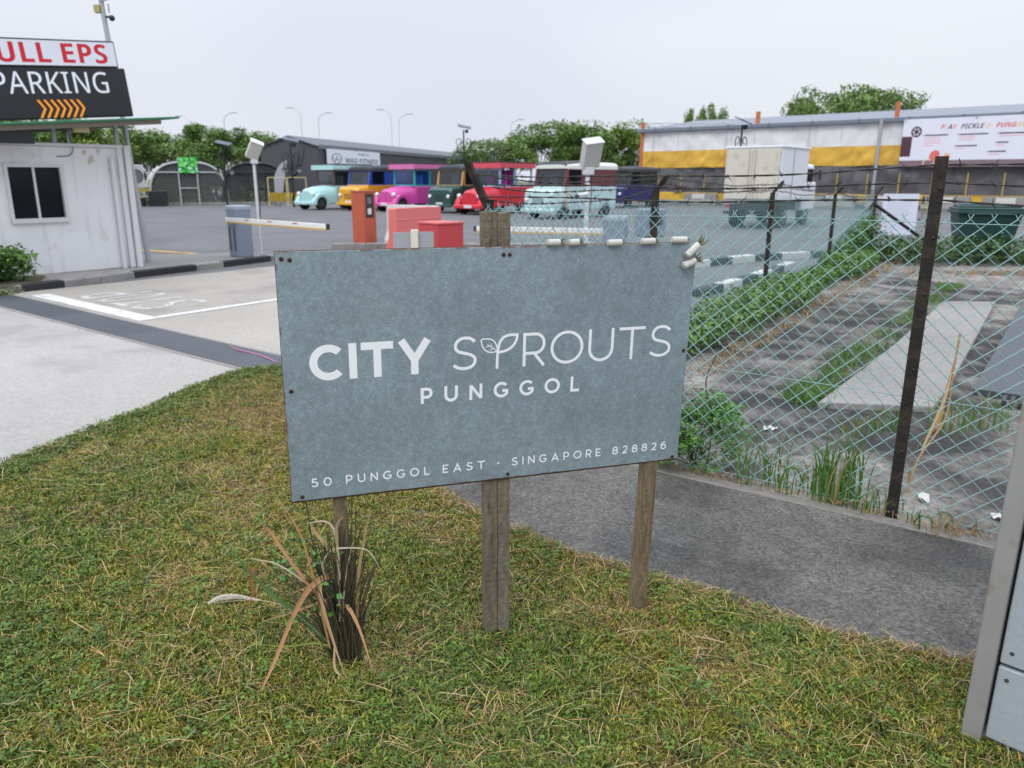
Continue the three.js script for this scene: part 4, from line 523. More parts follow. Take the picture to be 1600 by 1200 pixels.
{ // signs on the canopy
  const sgn = (name, label, w, h, cx, cy, draw, edge) => {
    const t = thing(name, label, 'sign', [boothAt[0], 0, boothAt[2]], BT); const T = canvasTex(1024, Math.round(1024 * h / w), draw);
    const g = panelUV(bx(w - 0.05, h - 0.05, 0.02, 0, 0, 0.07), w, h); const pos = (q) => { q.rotateZ(0.088); q.translate(cx, cy, 0.3); return q; };
    mesh('face', pos(g), mat('#ffffff', 0.45, { map: T }), t); mesh('case', pos(bx(w, h, 0.13, 0, 0, 0, 0.012)), edge, t); return t;
  };
  const park = sgn('parking_sign', 'black sign box reading PARKING with orange chevrons on the booth canopy', 2.5, 0.74, -1.235, 2.87, (x, w, h) => { x.fillStyle = 'rgb(33,34,38)'; x.fillRect(0, 0, w, h); x.fillStyle = 'rgb(238,240,246)'; x.font = '172px sans-serif'; x.save(); const m = x.measureText('PARKING').width; x.translate(w * 0.182, h * 0.5); x.scale(w * 0.70 / m, 1.02); x.fillText('PARKING', 0, 0); x.restore(); }, M.dark);
  const om = mat([0.75, 0.28, 0.03], 0.5, { emissive: C(0.8, 0.26, 0.02), emissiveIntensity: 0.35 });
  for (let k = 0; k < 7; k++) { const x = -0.215 + k * 0.097, s = new THREE.Shape([[0, 0.13], [0.035, 0.13], [0.115, 0], [0.035, -0.13], [0, -0.13], [0.08, 0]].map(([a, b]) => new THREE.Vector2(x + a, b - 0.225))); const g = new THREE.ExtrudeGeometry(s, { depth: 0.012, bevelEnabled: false }); g.translate(0, 0, 0.082); g.rotateZ(0.088); g.translate(-1.235, 2.87, 0.3); mesh('chevron', g, om, park).userData.label = 'glowing orange chevron'; }
  sgn('full_sign', 'white sign box reading FULL EPS in red above the parking sign', 2.35, 0.4, -1.3, 3.44, (x, w, h) => { x.fillStyle = 'rgb(226,228,236)'; x.fillRect(0, 0, w, h); x.fillStyle = 'rgb(205,28,48)'; x.font = 'bold 150px sans-serif'; const m = x.measureText('FULL EPS').width; x.save(); x.translate(w * 0.13, h * 0.84); x.scale(w * 0.81 / m, 1.12); x.fillText('FULL EPS', 0, 0); x.restore(); }, M.dark);
  const m = thing('camera_mast', 'leaning grey mast with cameras rising behind the full sign', 'mast', [-6.9, 0, -14.6]); // stands behind the booth
  mesh('pole', rod([0.42, 0, 0.3], [0.08, 5.2, 0.3], 0.05, 0.04, 12), M.steel, m); mesh('bracket', bx(0.1, 0.12, 0.1, 0.06, 4.42, 0.32), mat([0.4, 0.34, 0.12], 0.6), m); mesh('solar_arm', bar([0.12, 4.55, 0.3], [0.42, 4.6, 0.4], 0.03, 0.09), M.steel, m);
  mesh('camera', [new THREE.SphereGeometry(0.05, 10, 8).translate(0.3, 4.27, 0.36), bar([0.15, 4.3, 0.3], [0.3, 4.29, 0.36], 0.03), bar([0.26, 4.5, 0.35], [0.26, 4.35, 0.35], 0.012)], M.dark, m);
}
{ // barrier gates
  const arm = mat([0.75, 0.74, 0.72], 0.5), yel = mat([0.6, 0.36, 0.05], 0.5), red = mat([0.4, 0.04, 0.05], 0.5), hm = mat([0.2, 0.24, 0.3], 0.55), cap = mat([0.32, 0.37, 0.43], 0.5);
  const gate = (label, x, z, turn, L, h) => { const t = thing('barrier_gate', label, 'barrier gate', [x, 0.1, z], turn); const hb = mesh('housing', bx(0.36, h, 0.34, 0, h / 2, 0, 0.02), hm, t); mesh('cap', bx(0.38, 0.1, 0.36, 0, h + 0.02, 0, 0.03), cap, hb); for (const s of [-0.09, 0.09]) mesh('slot', bx(0.04, 0.45, 0.01, s, h * 0.38, 0.172), M.dark, hb);
    mesh('arm', bx(L, 0.085, 0.035, L / 2 - 0.1, h - 0.2, 0.22, 0.01), arm, t); mesh('arm_strip', bx(L - 0.02, 0.022, 0.037, L / 2 - 0.1, h - 0.252, 0.22), yel, t); mesh('arm_end', bx(0.05, 0.09, 0.045, L - 0.1, h - 0.2, 0.22), M.dark, t); for (let k = 1; k < 4; k++) mesh('reflector', bx(0.15, 0.018, 0.004, L * k * 0.24 - 0.1, h - 0.18, 0.24), red, t); return t; };
  gate('blue grey barrier gate with white arm beside the booth island', -5.1, -15.4, -Math.atan2(2.4, 2.55), 3.45, 0.93);
  gate('grey barrier gate behind the fence with arm reaching towards the red box', 1.95, -12.6, 2.83, 2.6, 0.86);
  const box = thing('grey_console', 'dark blue grey console box behind the fence', 'console', [3.1, 0, -15.6], 0.4); mesh('body', bx(0.5, 0.55, 0.4, 0, 0.75, 0, 0.03), hm, box); mesh('stand', bx(0.14, 0.5, 0.14, 0, 0.25, 0), M.dark, box); mesh('screen', bx(0.3, 0.2, 0.01, 0, 0.82, 0.2), M.dark, box);
  // gantry antenna poles
  const ant = (label, x, z, H, s, turn, lean) => { const t = thing('antenna_pole', label, 'antenna', [x, 0.0, z], turn); const pm = mat([0.62, 0.62, 0.63], 0.45); mesh('pole', rod([0, 0, 0], [0, H, 0], 0.05 * s, 0.05 * s, 12), pm, t); mesh('foot', bx(0.2 * s, 0.03, 0.2 * s, 0, 0.1, 0), M.steel, t); mesh('neck', bx(0.22 * s, 0.16 * s, 0.16 * s, 0.01, H + 0.06 * s, 0, 0.02), pm, t); const g = bx(0.4 * s, 0.6 * s, 0.22 * s, 0, 0, 0, 0.03 * s); g.rotateX(0.5); g.rotateZ(lean); g.translate(0.02 * s, H + 0.42 * s, 0.1 * s); const hd = mesh('head', g, mat([0.55, 0.54, 0.5], 0.5), t); const rim = bx(0.43 * s, 0.03, 0.25 * s, 0, 0.28 * s, 0, 0.01); rim.rotateX(0.5); rim.rotateZ(lean); rim.translate(0.02 * s, H + 0.42 * s, 0.1 * s); mesh('lid', rim, M.white, hd); for (const y of [-0.2, 0, 0.2]) { const b = new THREE.SphereGeometry(0.028 * s, 8, 6); b.translate(0.2 * s, y * s, 0.02); b.rotateX(0.5); b.rotateZ(lean); b.translate(0.02 * s, H + 0.42 * s, 0.1 * s); mesh('bolt', b, M.dark, hd); } mesh('cable', pipe([[0.06 * s, H * 0.4, 0], [0.09 * s, H * 0.8, 0.03], [0.05 * s, H, 0.04]], 0.012, 10, 5), M.dark, t); return t; };
  ant('white antenna pole with tilted box head beside the barrier gate', -4.85, -15.85, 1.9, 0.62, 0.5, -0.35); ant('white antenna pole with large box head behind the barbed wire', 2.2, -18.9, 1.72, 1.12, 0.35, 0.12);
  const dome = thing('dome_camera', 'small white camera arm on the antenna pole behind the barbed wire', 'camera', [2.2, 1.25, -18.83]); mesh('arm', rod([0, 0, 0], [-0.24, -0.02, 0.06], 0.05, 0.03, 8), M.white, dome); mesh('lens', new THREE.SphereGeometry(0.06, 10, 8).translate(-0.26, -0.06, 0.07), M.dark, dome);
}
{ // ticket machine, plastic barriers, red box, plates
  const rd = mat('#ffffff', 0.6, { map: tex(256, 1, (u, v) => { const a = fbm(u, v, 5, 4, 1601), k = 0.85 + 0.3 * a; return [0.5 * k, 0.105 * k, 0.055 * k]; }) });
  const t = thing('ticket_machine', 'orange red ticket machine with black panel beyond the sign', 'ticket machine', [-3.2, 0.1, -18.85], -0.62);
  mesh('body', bx(0.4, 1.2, 0.42, 0, 0.6, 0, 0.012), rd, t); mesh('top', bx(0.42, 0.04, 0.44, 0, 1.21, 0, 0.01), mat([0.36, 0.07, 0.04], 0.6), t); const pn_ = mesh('panel', bx(0.02, 0.56, 0.26, 0.2, 0.88, 0), M.dark, t); mesh('screen', bx(0.01, 0.14, 0.14, 0.213, 1.0, 0.02), mat([0.14, 0.16, 0.2], 0.2), pn_); mesh('label_card', bx(0.01, 0.14, 0.12, 0.213, 0.75, 0.02), M.white, pn_);
  const shape = (L, H) => { const s = new THREE.Shape(); s.moveTo(-0.2, 0); s.lineTo(0.2, 0); s.lineTo(0.2, 0.14); s.lineTo(0.1, 0.36); s.lineTo(0.085, H); s.lineTo(-0.085, H); s.lineTo(-0.1, 0.36); s.lineTo(-0.2, 0.14); s.closePath(); const g = new THREE.ExtrudeGeometry(s, { depth: L - 0.06, bevelEnabled: true, bevelSize: 0.025, bevelThickness: 0.03, bevelSegments: 2 }); g.translate(0, 0, -L / 2 + 0.03); return g; };
  const wb = (name, label, m, x, z, turn, roll) => { const b = thing(name, label, 'barrier', [x, 0.01, z], turn); mesh('body', shape(1.5, 0.96).rotateX(roll), m, b); for (const k of [-0.45, 0, 0.45]) mesh('lifting_slot', bx(0.42, 0.09, 0.16, 0, 0.1, k), M.dark, b); mesh('rib', bx(0.24, 0.06, 1.45, 0, 0.74, 0, 0.02).rotateX(roll), m, b); for (const k of [-0.66, 0.66]) mesh('end_lug', bx(0.22, 0.5, 0.08, 0, 0.6, k, 0.02).rotateX(roll), m, b); return b; };
  wb('plastic_barrier', 'pink red plastic road barrier in front of the dark green van', mat([0.7, 0.17, 0.16], 0.5), -1.78, -17.2, 2.5, 0); wb('plastic_barrier', 'white plastic road barrier leaning behind the pink red one', mat([0.68, 0.7, 0.67], 0.5), -2.0, -18.6, 0.95, 0);
  const b = thing('red_box', 'red metal box with flat lid just beyond the sign', 'box', [-0.86, 0.0, -12.1], 0.72); mesh('body', bx(0.5, 0.93, 0.5, 0, 0.465, 0, 0.01), mat([0.5, 0.055, 0.06], 0.5), b); mesh('lid', bx(0.53, 0.03, 0.53, 0, 0.945, 0, 0.008), mat([0.6, 0.12, 0.11], 0.5), b);
  const pm = mat([0.3, 0.31, 0.33], 0.5); const s = thing('sheet_screen', 'grey sheet panels on a white post in front of the red box', 'screen', [-1.22, 0, -11.4]); mesh('panel', bx(0.26, 0.82, 0.02, -0.17, 0.43, 0, 0.004), pm, s); mesh('panel', bx(0.24, 0.82, 0.02, 0.18, 0.44, 0, 0.004), pm, s); mesh('post', bx(0.11, 0.88, 0.08, 0.02, 0.44, 0.02, 0.01), mat([0.62, 0.58, 0.5], 0.6), s);
  const c = thing('road_cone', 'red plastic cone foot beside the grey sheet panels', 'cone', [-1.62, 0, -12.6]); mesh('cone', new THREE.LatheGeometry([[0.16, 0.04], [0.14, 0.06], [0.03, 0.6], [0.0, 0.6]].map(([p, q]) => new THREE.Vector2(p, q)), 18), mat([0.55, 0.06, 0.05], 0.5), c); mesh('base', bx(0.36, 0.04, 0.36, 0, 0.02, 0, 0.01), mat([0.5, 0.06, 0.05], 0.6), c);
}
{ // shrub beside the booth
  const r = rng(404), t = thing('round_shrub', 'glossy green round shrub beside the white booth', 'shrub', [-7.6, 0.05, -11.3]); const bl = []; for (let k = 0; k < 30; k++) { const a = r() * 6.283; bl.push([Math.cos(a) * 0.62 * Math.sqrt(r()), 0.1 + 0.34 * r(), Math.sin(a) * 0.5 * Math.sqrt(r()), 0.1 + 0.09 * r()]); }
  mesh('foliage', leafCloud(3600, (q) => { const c = bl[Math.floor(q() * bl.length)], th = q() * 6.283, ph = Math.acos(2 * q() - 1), R = c[3] * Math.cbrt(q()); return [c[0] + R * Math.sin(ph) * Math.cos(th), Math.max(0.02, c[1] + R * Math.cos(ph)), c[2] + R * Math.sin(ph) * Math.sin(th)]; }, 0.085, r, [[0.06, 0.15, 0.025], [0.09, 0.2, 0.03], [0.04, 0.1, 0.02], [0.14, 0.25, 0.04]], 0, 0.5), M.leaf, t);
  mesh('stem', bl.slice(0, 10).map((c) => pipe([[0, 0, 0], [c[0] * 0.4, c[1] * 0.6, c[2] * 0.4], [c[0], c[1], c[2]]], 0.01, 5, 5)), mat([0.06, 0.05, 0.03], 0.9), t);
  const fr = mesh('booth_weeds', leafCloud(900, (q) => [-7.9 + 1.0 * q(), 0.02 + 0.1 * q() * q(), -11.25 + 0.75 * q() - 0.0], 0.06, r, [[0.1, 0.17, 0.04], [0.16, 0.2, 0.06], [0.2, 0.17, 0.07]], 0.1), M.leaf); tag(fr, 'low weeds on the verge in front of the round shrub', 'weeds', null, 'stuff');
  struct('booth_verge', sheet([[-9.5, -10.3], [-7.2, -10.5], [-6.85, -11.4], [-7.2, -12.2], [-9.5, -12.4]], 0.112), mat([0.09, 0.08, 0.045], 0.95), 'bare grassy verge around the shrub by the booth', 'verge');
}
{ // bin, notice board
  const gm = mat([0.012, 0.05, 0.045], 0.5); const t = thing('wheeled_bin', 'large dark green wheeled bin beyond the yard hedge', 'bin', [10.0, 0, -15.9], -0.35);
  const pos = [], lo = [[-0.42, -0.36], [0.42, -0.36], [0.42, 0.36], [-0.42, 0.36]], hi = [[-0.56, -0.42], [0.56, -0.42], [0.56, 0.46], [-0.56, 0.46]]; for (let i = 0; i < 4; i++) { const a = lo[i], b = lo[(i + 1) % 4], c = hi[(i + 1) % 4], d = hi[i]; pos.push(a[0], 0.12, a[1], b[0], 0.12, b[1], c[0], 0.95, c[1], a[0], 0.12, a[1], c[0], 0.95, c[1], d[0], 0.95, d[1]); }
  mesh('body', soup(pos), gm, t); mesh('rim', bx(1.2, 0.07, 1.0, 0, 0.96, 0.02, 0.02), gm, t); const ld = new THREE.CylinderGeometry(0.62, 0.62, 1.16, 20, 1, false, -1.0, 2.0); ld.rotateX(-Math.PI / 2); ld.rotateY(Math.PI / 2); ld.translate(0, 0.62, 0); mesh('lid', [bx(1.17, 0.05, 0.98, 0, 1.02, 0.02, 0.02), bx(1.1, 0.05, 0.7, 0, 1.065, 0.02, 0.025), bx(1.0, 0.04, 0.4, 0, 1.1, 0.02, 0.02)], mat([0.016, 0.06, 0.055], 0.45), t); for (const x of [-0.36, 0.36]) for (const z of [-0.28, 0.28]) mesh('wheel', new THREE.CylinderGeometry(0.09, 0.09, 0.05, 14).rotateZ(1.5708).translate(x, 0.09, z), M.dark, t); mesh('handle', pipe([[-0.4, 0.9, 0.46], [-0.4, 0.92, 0.56], [0.4, 0.92, 0.56], [0.4, 0.9, 0.46]], 0.018, 16, 6), gm, t);
  const n = thing('notice_board', 'white notice board standing between the fence end post and the bin', 'board', [11.3, 0, -21.8], -0.1); mesh('board', panelUV(bx(0.95, 1.12, 0.03, 0, 0.64, 0, 0.006), 0.95, 1.12, 0, 0.64), mat('#ffffff', 0.5, { map: canvasTex(256, 350, (x, w, h) => { x.fillStyle = 'rgb(212,214,228)'; x.fillRect(0, 0, w, h); const r = rng(9); x.fillStyle = 'rgba(150,155,175,0.5)'; for (let k = 0; k < 14; k++) x.fillRect(30 + 10 * r(), 40 + k * 20, 120 + 70 * r(), 5); }) }), n); for (const x of [-0.42, 0.42]) mesh('leg', bx(0.04, 0.2, 0.3, x, 0.1, -0.1), M.steel, n);
}

// ---------------------------------------------------------------- retro vans on the car park
M.tyre = mat([0.014, 0.014, 0.015], 0.8); M.rim = mat([0.09, 0.09, 0.09], 0.4, { metalness: 0.5 }); M.lamp = mat([0.8, 0.8, 0.78], 0.2); M.chrome = mat([0.7, 0.7, 0.72], 0.25, { metalness: 0.8 });
M.wind = new THREE.MeshPhysicalMaterial({ color: C(0.75, 0.8, 0.85), roughness: 0.05, transmission: 1, thickness: 0, side: THREE.DoubleSide });
const paint = (c) => new THREE.MeshPhysicalMaterial({ color: C(...c), roughness: 0.4, clearcoat: 0.5, clearcoatRoughness: 0.2, side: THREE.DoubleSide });
function loft(secs) { // secs: [z, halfWidth, bottom, top, roundness]; an arched skin with closed ends, front at +z
  const n = 18, pos = [], ring = ([z, w, b, t, e]) => { const o = []; for (let i = 0; i <= n; i++) { const a = Math.PI * i / n, c = Math.cos(a), s = Math.sin(a); o.push([w * Math.sign(c) * Math.abs(c) ** e, b + (t - b) * Math.abs(s) ** e, z]); } return o; };
  const rs = secs.map(ring); for (let k = 1; k < rs.length; k++) for (let i = 0; i < n; i++) { const A = rs[k - 1][i], B = rs[k - 1][i + 1], D = rs[k][i + 1], E = rs[k][i]; pos.push(...A, ...B, ...D, ...A, ...D, ...E); }
  for (const [R, s] of [[rs[0], secs[0]], [rs.at(-1), secs.at(-1)]]) for (let i = 0; i < n; i++) pos.push(...R[i], ...R[i + 1], 0, s[2], s[0]);
  return soup(pos);
}
function wheel(t, x, z, rad, w = 0.2) { const g = new THREE.CylinderGeometry(rad, rad, w, 22).rotateZ(1.5708).translate(x, rad, z), o = mesh('wheel', g, M.tyre, t); mesh('rim', new THREE.CylinderGeometry(rad * 0.55, rad * 0.55, w + 0.02, 16).rotateZ(1.5708).translate(x, rad, z), M.rim, o); }
function fender(x, z, m, t) { const s = new THREE.Shape(); s.absarc(0, 0, 0.5, -0.1, Math.PI + 0.1, false); s.absarc(0, 0, 0.37, Math.PI + 0.1, -0.1, true); const g = new THREE.ExtrudeGeometry(s, { depth: 0.26, bevelEnabled: true, bevelSize: 0.02, bevelThickness: 0.02, bevelSegments: 2, curveSegments: 14 }); g.rotateY(Math.PI / 2); g.translate(x - 0.13, 0.33, z); mesh('fender', g, m, t); }
function roundVan(label, at, turn, c) { // long rounded bonnet, open cab, canopy with a coloured header band
  const t = thing('retro_van', label, 'van', at, turn, 'retro vans parked in a row'), P = paint(c.body), F = paint(c.frame), I = mat(c.inner, 0.7), Hd = paint(c.header);
  mesh('bonnet', loft([[0.0, 0.46, 0.38, 1.0, 0.62], [-0.12, 0.52, 0.36, 1.1, 0.6], [-0.6, 0.58, 0.36, 1.2, 0.6], [-1.15, 0.7, 0.36, 1.26, 0.55], [-1.4, 0.78, 0.36, 1.26, 0.5]]), P, t);
  for (let k = 0; k < 7; k++) mesh('grille_slat', bx(0.84 - 0.05 * Math.max(0, k - 3), 0.02, 0.012, 0, 0.45 + 0.07 * k, 0.006), P, t); mesh('grille_rib', bx(0.03, 0.56, 0.02, 0, 0.68, 0.012), P, t);
  mesh('bumper', bx(1.62, 0.2, 0.16, 0, 0.36, 0.14, 0.06), paint(c.bumper || c.body), t); mesh('number_plate', bx(0.46, 0.13, 0.012, 0.1, 0.37, 0.226), M.white, t);
  for (const s of [-1, 1]) { fender(s * 0.68, -0.42, P, t); const h = mesh('headlight', new THREE.SphereGeometry(0.105, 12, 8).scale(1, 1, 0.8).translate(s * 0.6, 0.84, -0.02), M.chrome, t); mesh('lens', new THREE.SphereGeometry(0.088, 12, 8).scale(1, 1, 0.45).translate(s * 0.6, 0.84, 0.055), M.lamp, h); wheel(t, s * 0.68, -0.42, 0.33); wheel(t, s * 0.68, -3.2, 0.33); }
  mesh('body', bx(1.6, 0.9, 2.6, 0, 0.8, -2.72, 0.06), P, t); mesh('windscreen', bx(1.3, 0.72, 0.02, 0, 1.66, -1.42), M.wind, t); mesh('cab_interior', [bx(1.44, 0.75, 0.04, 0, 1.64, -2.6), bx(0.45, 0.6, 0.12, -0.36, 1.5, -2.1, 0.04), bx(0.45, 0.6, 0.12, 0.36, 1.5, -2.1, 0.04)], I, t); mesh('steering_wheel', new THREE.TorusGeometry(0.19, 0.02, 6, 18).translate(0.34, 1.42, -1.62), M.dark, t);
  for (const s of [-1, 1]) { mesh('pillar', bx(0.09, 0.86, 0.09, s * 0.71, 1.67, -1.42, 0.01), F, t); mesh('pillar', bx(0.08, 0.86, 0.08, s * 0.74, 1.67, -2.5, 0.01), F, t); mesh('pillar', bx(0.08, 0.86, 0.08, s * 0.74, 1.67, -3.9, 0.01), F, t); mesh('side_rail', bx(0.06, 0.07, 2.5, s * 0.75, 1.28, -2.68), F, t); }
  mesh('windscreen_frame', [bx(1.44, 0.07, 0.08, 0, 1.29, -1.42), bx(1.44, 0.08, 0.08, 0, 2.05, -1.42)], F, t); mesh('wiper_box', bx(0.14, 0.06, 0.05, 0.05, 2.07, -1.36), M.dark, t);
  mesh('header', bx(1.84, 0.27, 0.05, 0, 2.21, -1.2, 0.02), Hd, t); mesh('header', bx(0.05, 0.24, 2.75, -0.9, 2.22, -2.6, 0.02), Hd, t); mesh('header', bx(0.05, 0.24, 2.75, 0.9, 2.22, -2.6, 0.02), Hd, t); mesh('roof', bx(1.9, 0.05, 2.9, 0, 2.37, -2.6, 0.02), M.dark, t);
  return t;
}
function boxVan(label, at, turn, c) { // short square bonnet, raked windscreen, black soft top, closed sides
  const t = thing('retro_van', label, 'van', at, turn, 'retro vans parked in a row'), P = paint(c.body), U = paint(c.upper), T = mat([0.045, 0.048, 0.055], 0.75), W = c.w || 1.66, L = c.L || 4.1, h = W / 2;
  mesh('bonnet', loft([[0.02, h * 0.86, 0.36, 1.08, 0.22], [-0.1, h * 0.95, 0.34, 1.2, 0.2], [-0.75, h, 0.34, 1.27, 0.18]]), P, t);
  mesh('body', bx(W, 0.95, L - 0.7, 0, 0.82, -0.7 - (L - 0.7) / 2, 0.03), P, t); mesh('bumper', bx(W + 0.06, 0.14, 0.12, 0, 0.34, 0.08, 0.04), c.bumper ? paint(c.bumper) : P, t); mesh('number_plate', bx(0.42, 0.12, 0.012, 0, 0.44, 0.03), M.white, t);
  for (let k = 0; k < 5; k++) mesh('grille_slat', bx(0.6, 0.02, 0.02, 0, 0.6 + 0.06 * k, 0.02), M.dark, t);
  for (const s of [-1, 1]) { const hl = mesh('headlight', new THREE.SphereGeometry(0.1, 12, 8).scale(1, 1, 0.6).translate(s * h * 0.72, 0.78, 0.03), M.chrome, t); mesh('lens', new THREE.SphereGeometry(0.085, 12, 8).scale(1, 1, 0.4).translate(s * h * 0.72, 0.78, 0.07), M.lamp, hl); wheel(t, s * (h - 0.1), -0.75, 0.31); wheel(t, s * (h - 0.1), -L + 0.8, 0.31);
    mesh('side_panel', bx(0.04, 0.74, 0.5, s * (h - 0.03), 1.64, -2.15), U, t); mesh('side_panel', bx(0.04, 0.74, L - 2.42, s * (h - 0.03), 1.64, -2.4 - (L - 2.42) / 2), c.rear ? paint(c.rear) : U, t); const w = mesh('side_window', bx(0.02, 0.66, 0.95, s * (h - 0.04), 1.65, -1.42), M.glass, t); mesh('window_frame', [bx(0.05, 0.06, 1.02, s * (h - 0.03), 2.0, -1.42), bx(0.05, 0.07, 1.02, s * (h - 0.03), 1.3, -1.42), bx(0.05, 0.72, 0.07, s * (h - 0.03), 1.64, -1.9), bx(0.05, 0.72, 0.08, s * (h - 0.03), 1.64, -0.95)], c.trim ? paint(c.trim) : U, w); }
  const ws = bx(W - 0.16, 0.74, 0.02, 0, 0, 0); ws.rotateX(-0.2); ws.translate(0, 1.64, -0.84); mesh('windscreen', ws, M.wind, t); const fr = join([bx(W, 0.07, 0.07, 0, 0.38, 0), bx(W, 0.07, 0.07, 0, -0.37, 0), bx(0.09, 0.8, 0.07, -h + 0.045, 0, 0), bx(0.09, 0.8, 0.07, h - 0.045, 0, 0)]); fr.rotateX(-0.2); fr.translate(0, 1.64, -0.84); mesh('windscreen_frame', fr, c.trim ? paint(c.trim) : U, t);
  mesh('cab_interior', [bx(W - 0.2, 0.72, 0.04, 0, 1.64, -1.95), bx(0.42, 0.6, 0.12, -0.36, 1.5, -1.6, 0.04), bx(0.42, 0.6, 0.12, 0.36, 1.5, -1.6, 0.04)], mat(c.inner, 0.7), t); mesh('steering_wheel', new THREE.TorusGeometry(0.19, 0.02, 6, 18).translate(0.34, 1.42, -1.15), M.dark, t);
  const rf = loft([[-0.78, h * 0.95, 2.02, 2.16, 0.5], [-0.9, h + 0.03, 2.0, 2.26, 0.5], [-2.2, h + 0.03, 2.0, 2.33, 0.5], [-L, h + 0.03, 2.0, 2.3, 0.5]]); mesh('roof', rf, c.roof ? paint(c.roof) : T, t); if (c.roof) mesh('roof_cover', loft([[-0.8, h * 0.97, 2.09, 2.2, 0.5], [-0.95, h * 0.97, 2.13, 2.3, 0.5], [-2.6, h * 0.92, 2.14, 2.37, 0.5]]), T, t);
  if (c.stripe) mesh('stripe', bx(W + 0.01, 0.92, 0.14, 0, 0.82, -0.86, 0.02), paint(c.stripe), t); return t;
}
const VT = -0.665;
roundVan('pale mint retro van with rounded bonnet, leftmost of the row', [-10.2, 0, -42], VT, { body: [0.42, 0.68, 0.68], frame: [0.1, 0.05, 0.05], inner: [0.05, 0.06, 0.07], header: [0.45, 0.7, 0.7] });
boxVan('yellow and blue retro van with black soft top', [-7.75, 0, -41], VT, { body: [0.72, 0.36, 0.01], upper: [0.01, 0.07, 0.4], inner: [0.1, 0.16, 0.3] });
roundVan('pink retro van with turquoise cab frame', [-5.6, 0, -39.6], VT, { body: [0.62, 0.07, 0.35], frame: [0.03, 0.36, 0.4], inner: [0.02, 0.14, 0.5], header: [0.66, 0.17, 0.42] });
boxVan('dark green retro van with gold window frames', [-2.75, 0, -38], VT, { body: [0.01, 0.062, 0.048], upper: [0.01, 0.06, 0.05], trim: [0.5, 0.32, 0.08], inner: [0.22, 0.22, 0.27] });
roundVan('red retro van with sky blue window frame', [-1.25, 0, -36.2], VT, { body: [0.62, 0.014, 0.035], frame: [0.25, 0.5, 0.68], inner: [0.45, 0.06, 0.38], header: [0.62, 0.07, 0.1] });
boxVan('pale blue and maroon retro van with white roof behind the fence', [1.75, 0, -32.4], VT - 0.06, { body: [0.5, 0.68, 0.68], upper: [0.14, 0.025, 0.035], rear: [0.14, 0.025, 0.035], roof: [0.68, 0.67, 0.62], stripe: [0.66, 0.47, 0.2], inner: [0.12, 0.12, 0.15], L: 4.6 });
boxVan('dark blue van with black upper half behind the maroon one', [6.6, 0, -45], VT, { body: [0.01, 0.015, 0.13], upper: [0.012, 0.02, 0.022], inner: [0.02, 0.02, 0.02] });
{ // white box truck seen from behind
  const t = thing('box_truck', 'white box truck with cream rear doors behind the fence', 'truck', [8.5, 0, -26.2], Math.PI - 0.68); // local +z = forward
  const cr = mat('#ffffff', 0.55, { map: tex(512, 2, (u, v) => { const s = sm(0.6, 0.75, fbm(u, v * 0.3, 20, 4, 1701)), k = 0.62 * (0.94 + 0.12 * fbm(u, v, 5, 4, 1702)); return [mix(k, 0.4, 0.35 * s), mix(k * 0.94, 0.27, 0.35 * s), mix(k * 0.8, 0.15, 0.35 * s)]; }) }), wh = mat([0.72, 0.73, 0.76], 0.5);
  mesh('cargo_box', bx(1.9, 1.7, 2.7, 0, 1.75, 1.4, 0.03), wh, t); for (const s of [-1, 1]) { const d = mesh('rear_door', bx(0.9, 1.6, 0.05, s * 0.455, 1.75, 0.0, 0.012), cr, t); mesh('lock_rod', rod([s * 0.1, 0.95, -0.035], [s * 0.1, 2.54, -0.035], 0.014), M.steel, d); for (const y of [1.1, 1.75, 2.4]) mesh('hinge', bx(0.12, 0.05, 0.03, s * 0.86, y, -0.005), mat([0.25, 0.14, 0.08], 0.7), d); mesh('tail_light', bx(0.18, 0.1, 0.04, s * 0.75, 0.72, 0.0), mat([0.4, 0.02, 0.02], 0.3), t); wheel(t, s * 0.72, 0.85, 0.36, 0.34); wheel(t, s * 0.72, 3.3, 0.36, 0.22); }
  mesh('roof_rim', bx(1.98, 0.07, 2.78, 0, 2.62, 1.4, 0.02), wh, t); mesh('seam', bx(0.012, 1.6, 0.02, -0.953, 1.75, 1.2), M.dark, t); mesh('chassis', bx(1.2, 0.22, 4.4, 0, 0.68, 2.0), M.dark, t); mesh('under_guard', bx(1.8, 0.1, 0.1, 0, 0.5, 0.05), M.dark, t);
  mesh('cab', [bx(1.7, 1.0, 1.4, 0, 1.0, 3.5, 0.08), bx(1.62, 0.8, 1.15, 0, 1.72, 3.42, 0.14)], wh, t); mesh('side_window', bx(1.66, 0.5, 0.75, 0, 1.72, 3.45, 0.05), M.glass, t); mesh('mirror', [bx(0.06, 0.36, 0.16, -1.1, 1.75, 3.7, 0.02), rod([-0.8, 1.7, 3.7], [-1.1, 1.8, 3.7], 0.015)], M.dark, t);
}
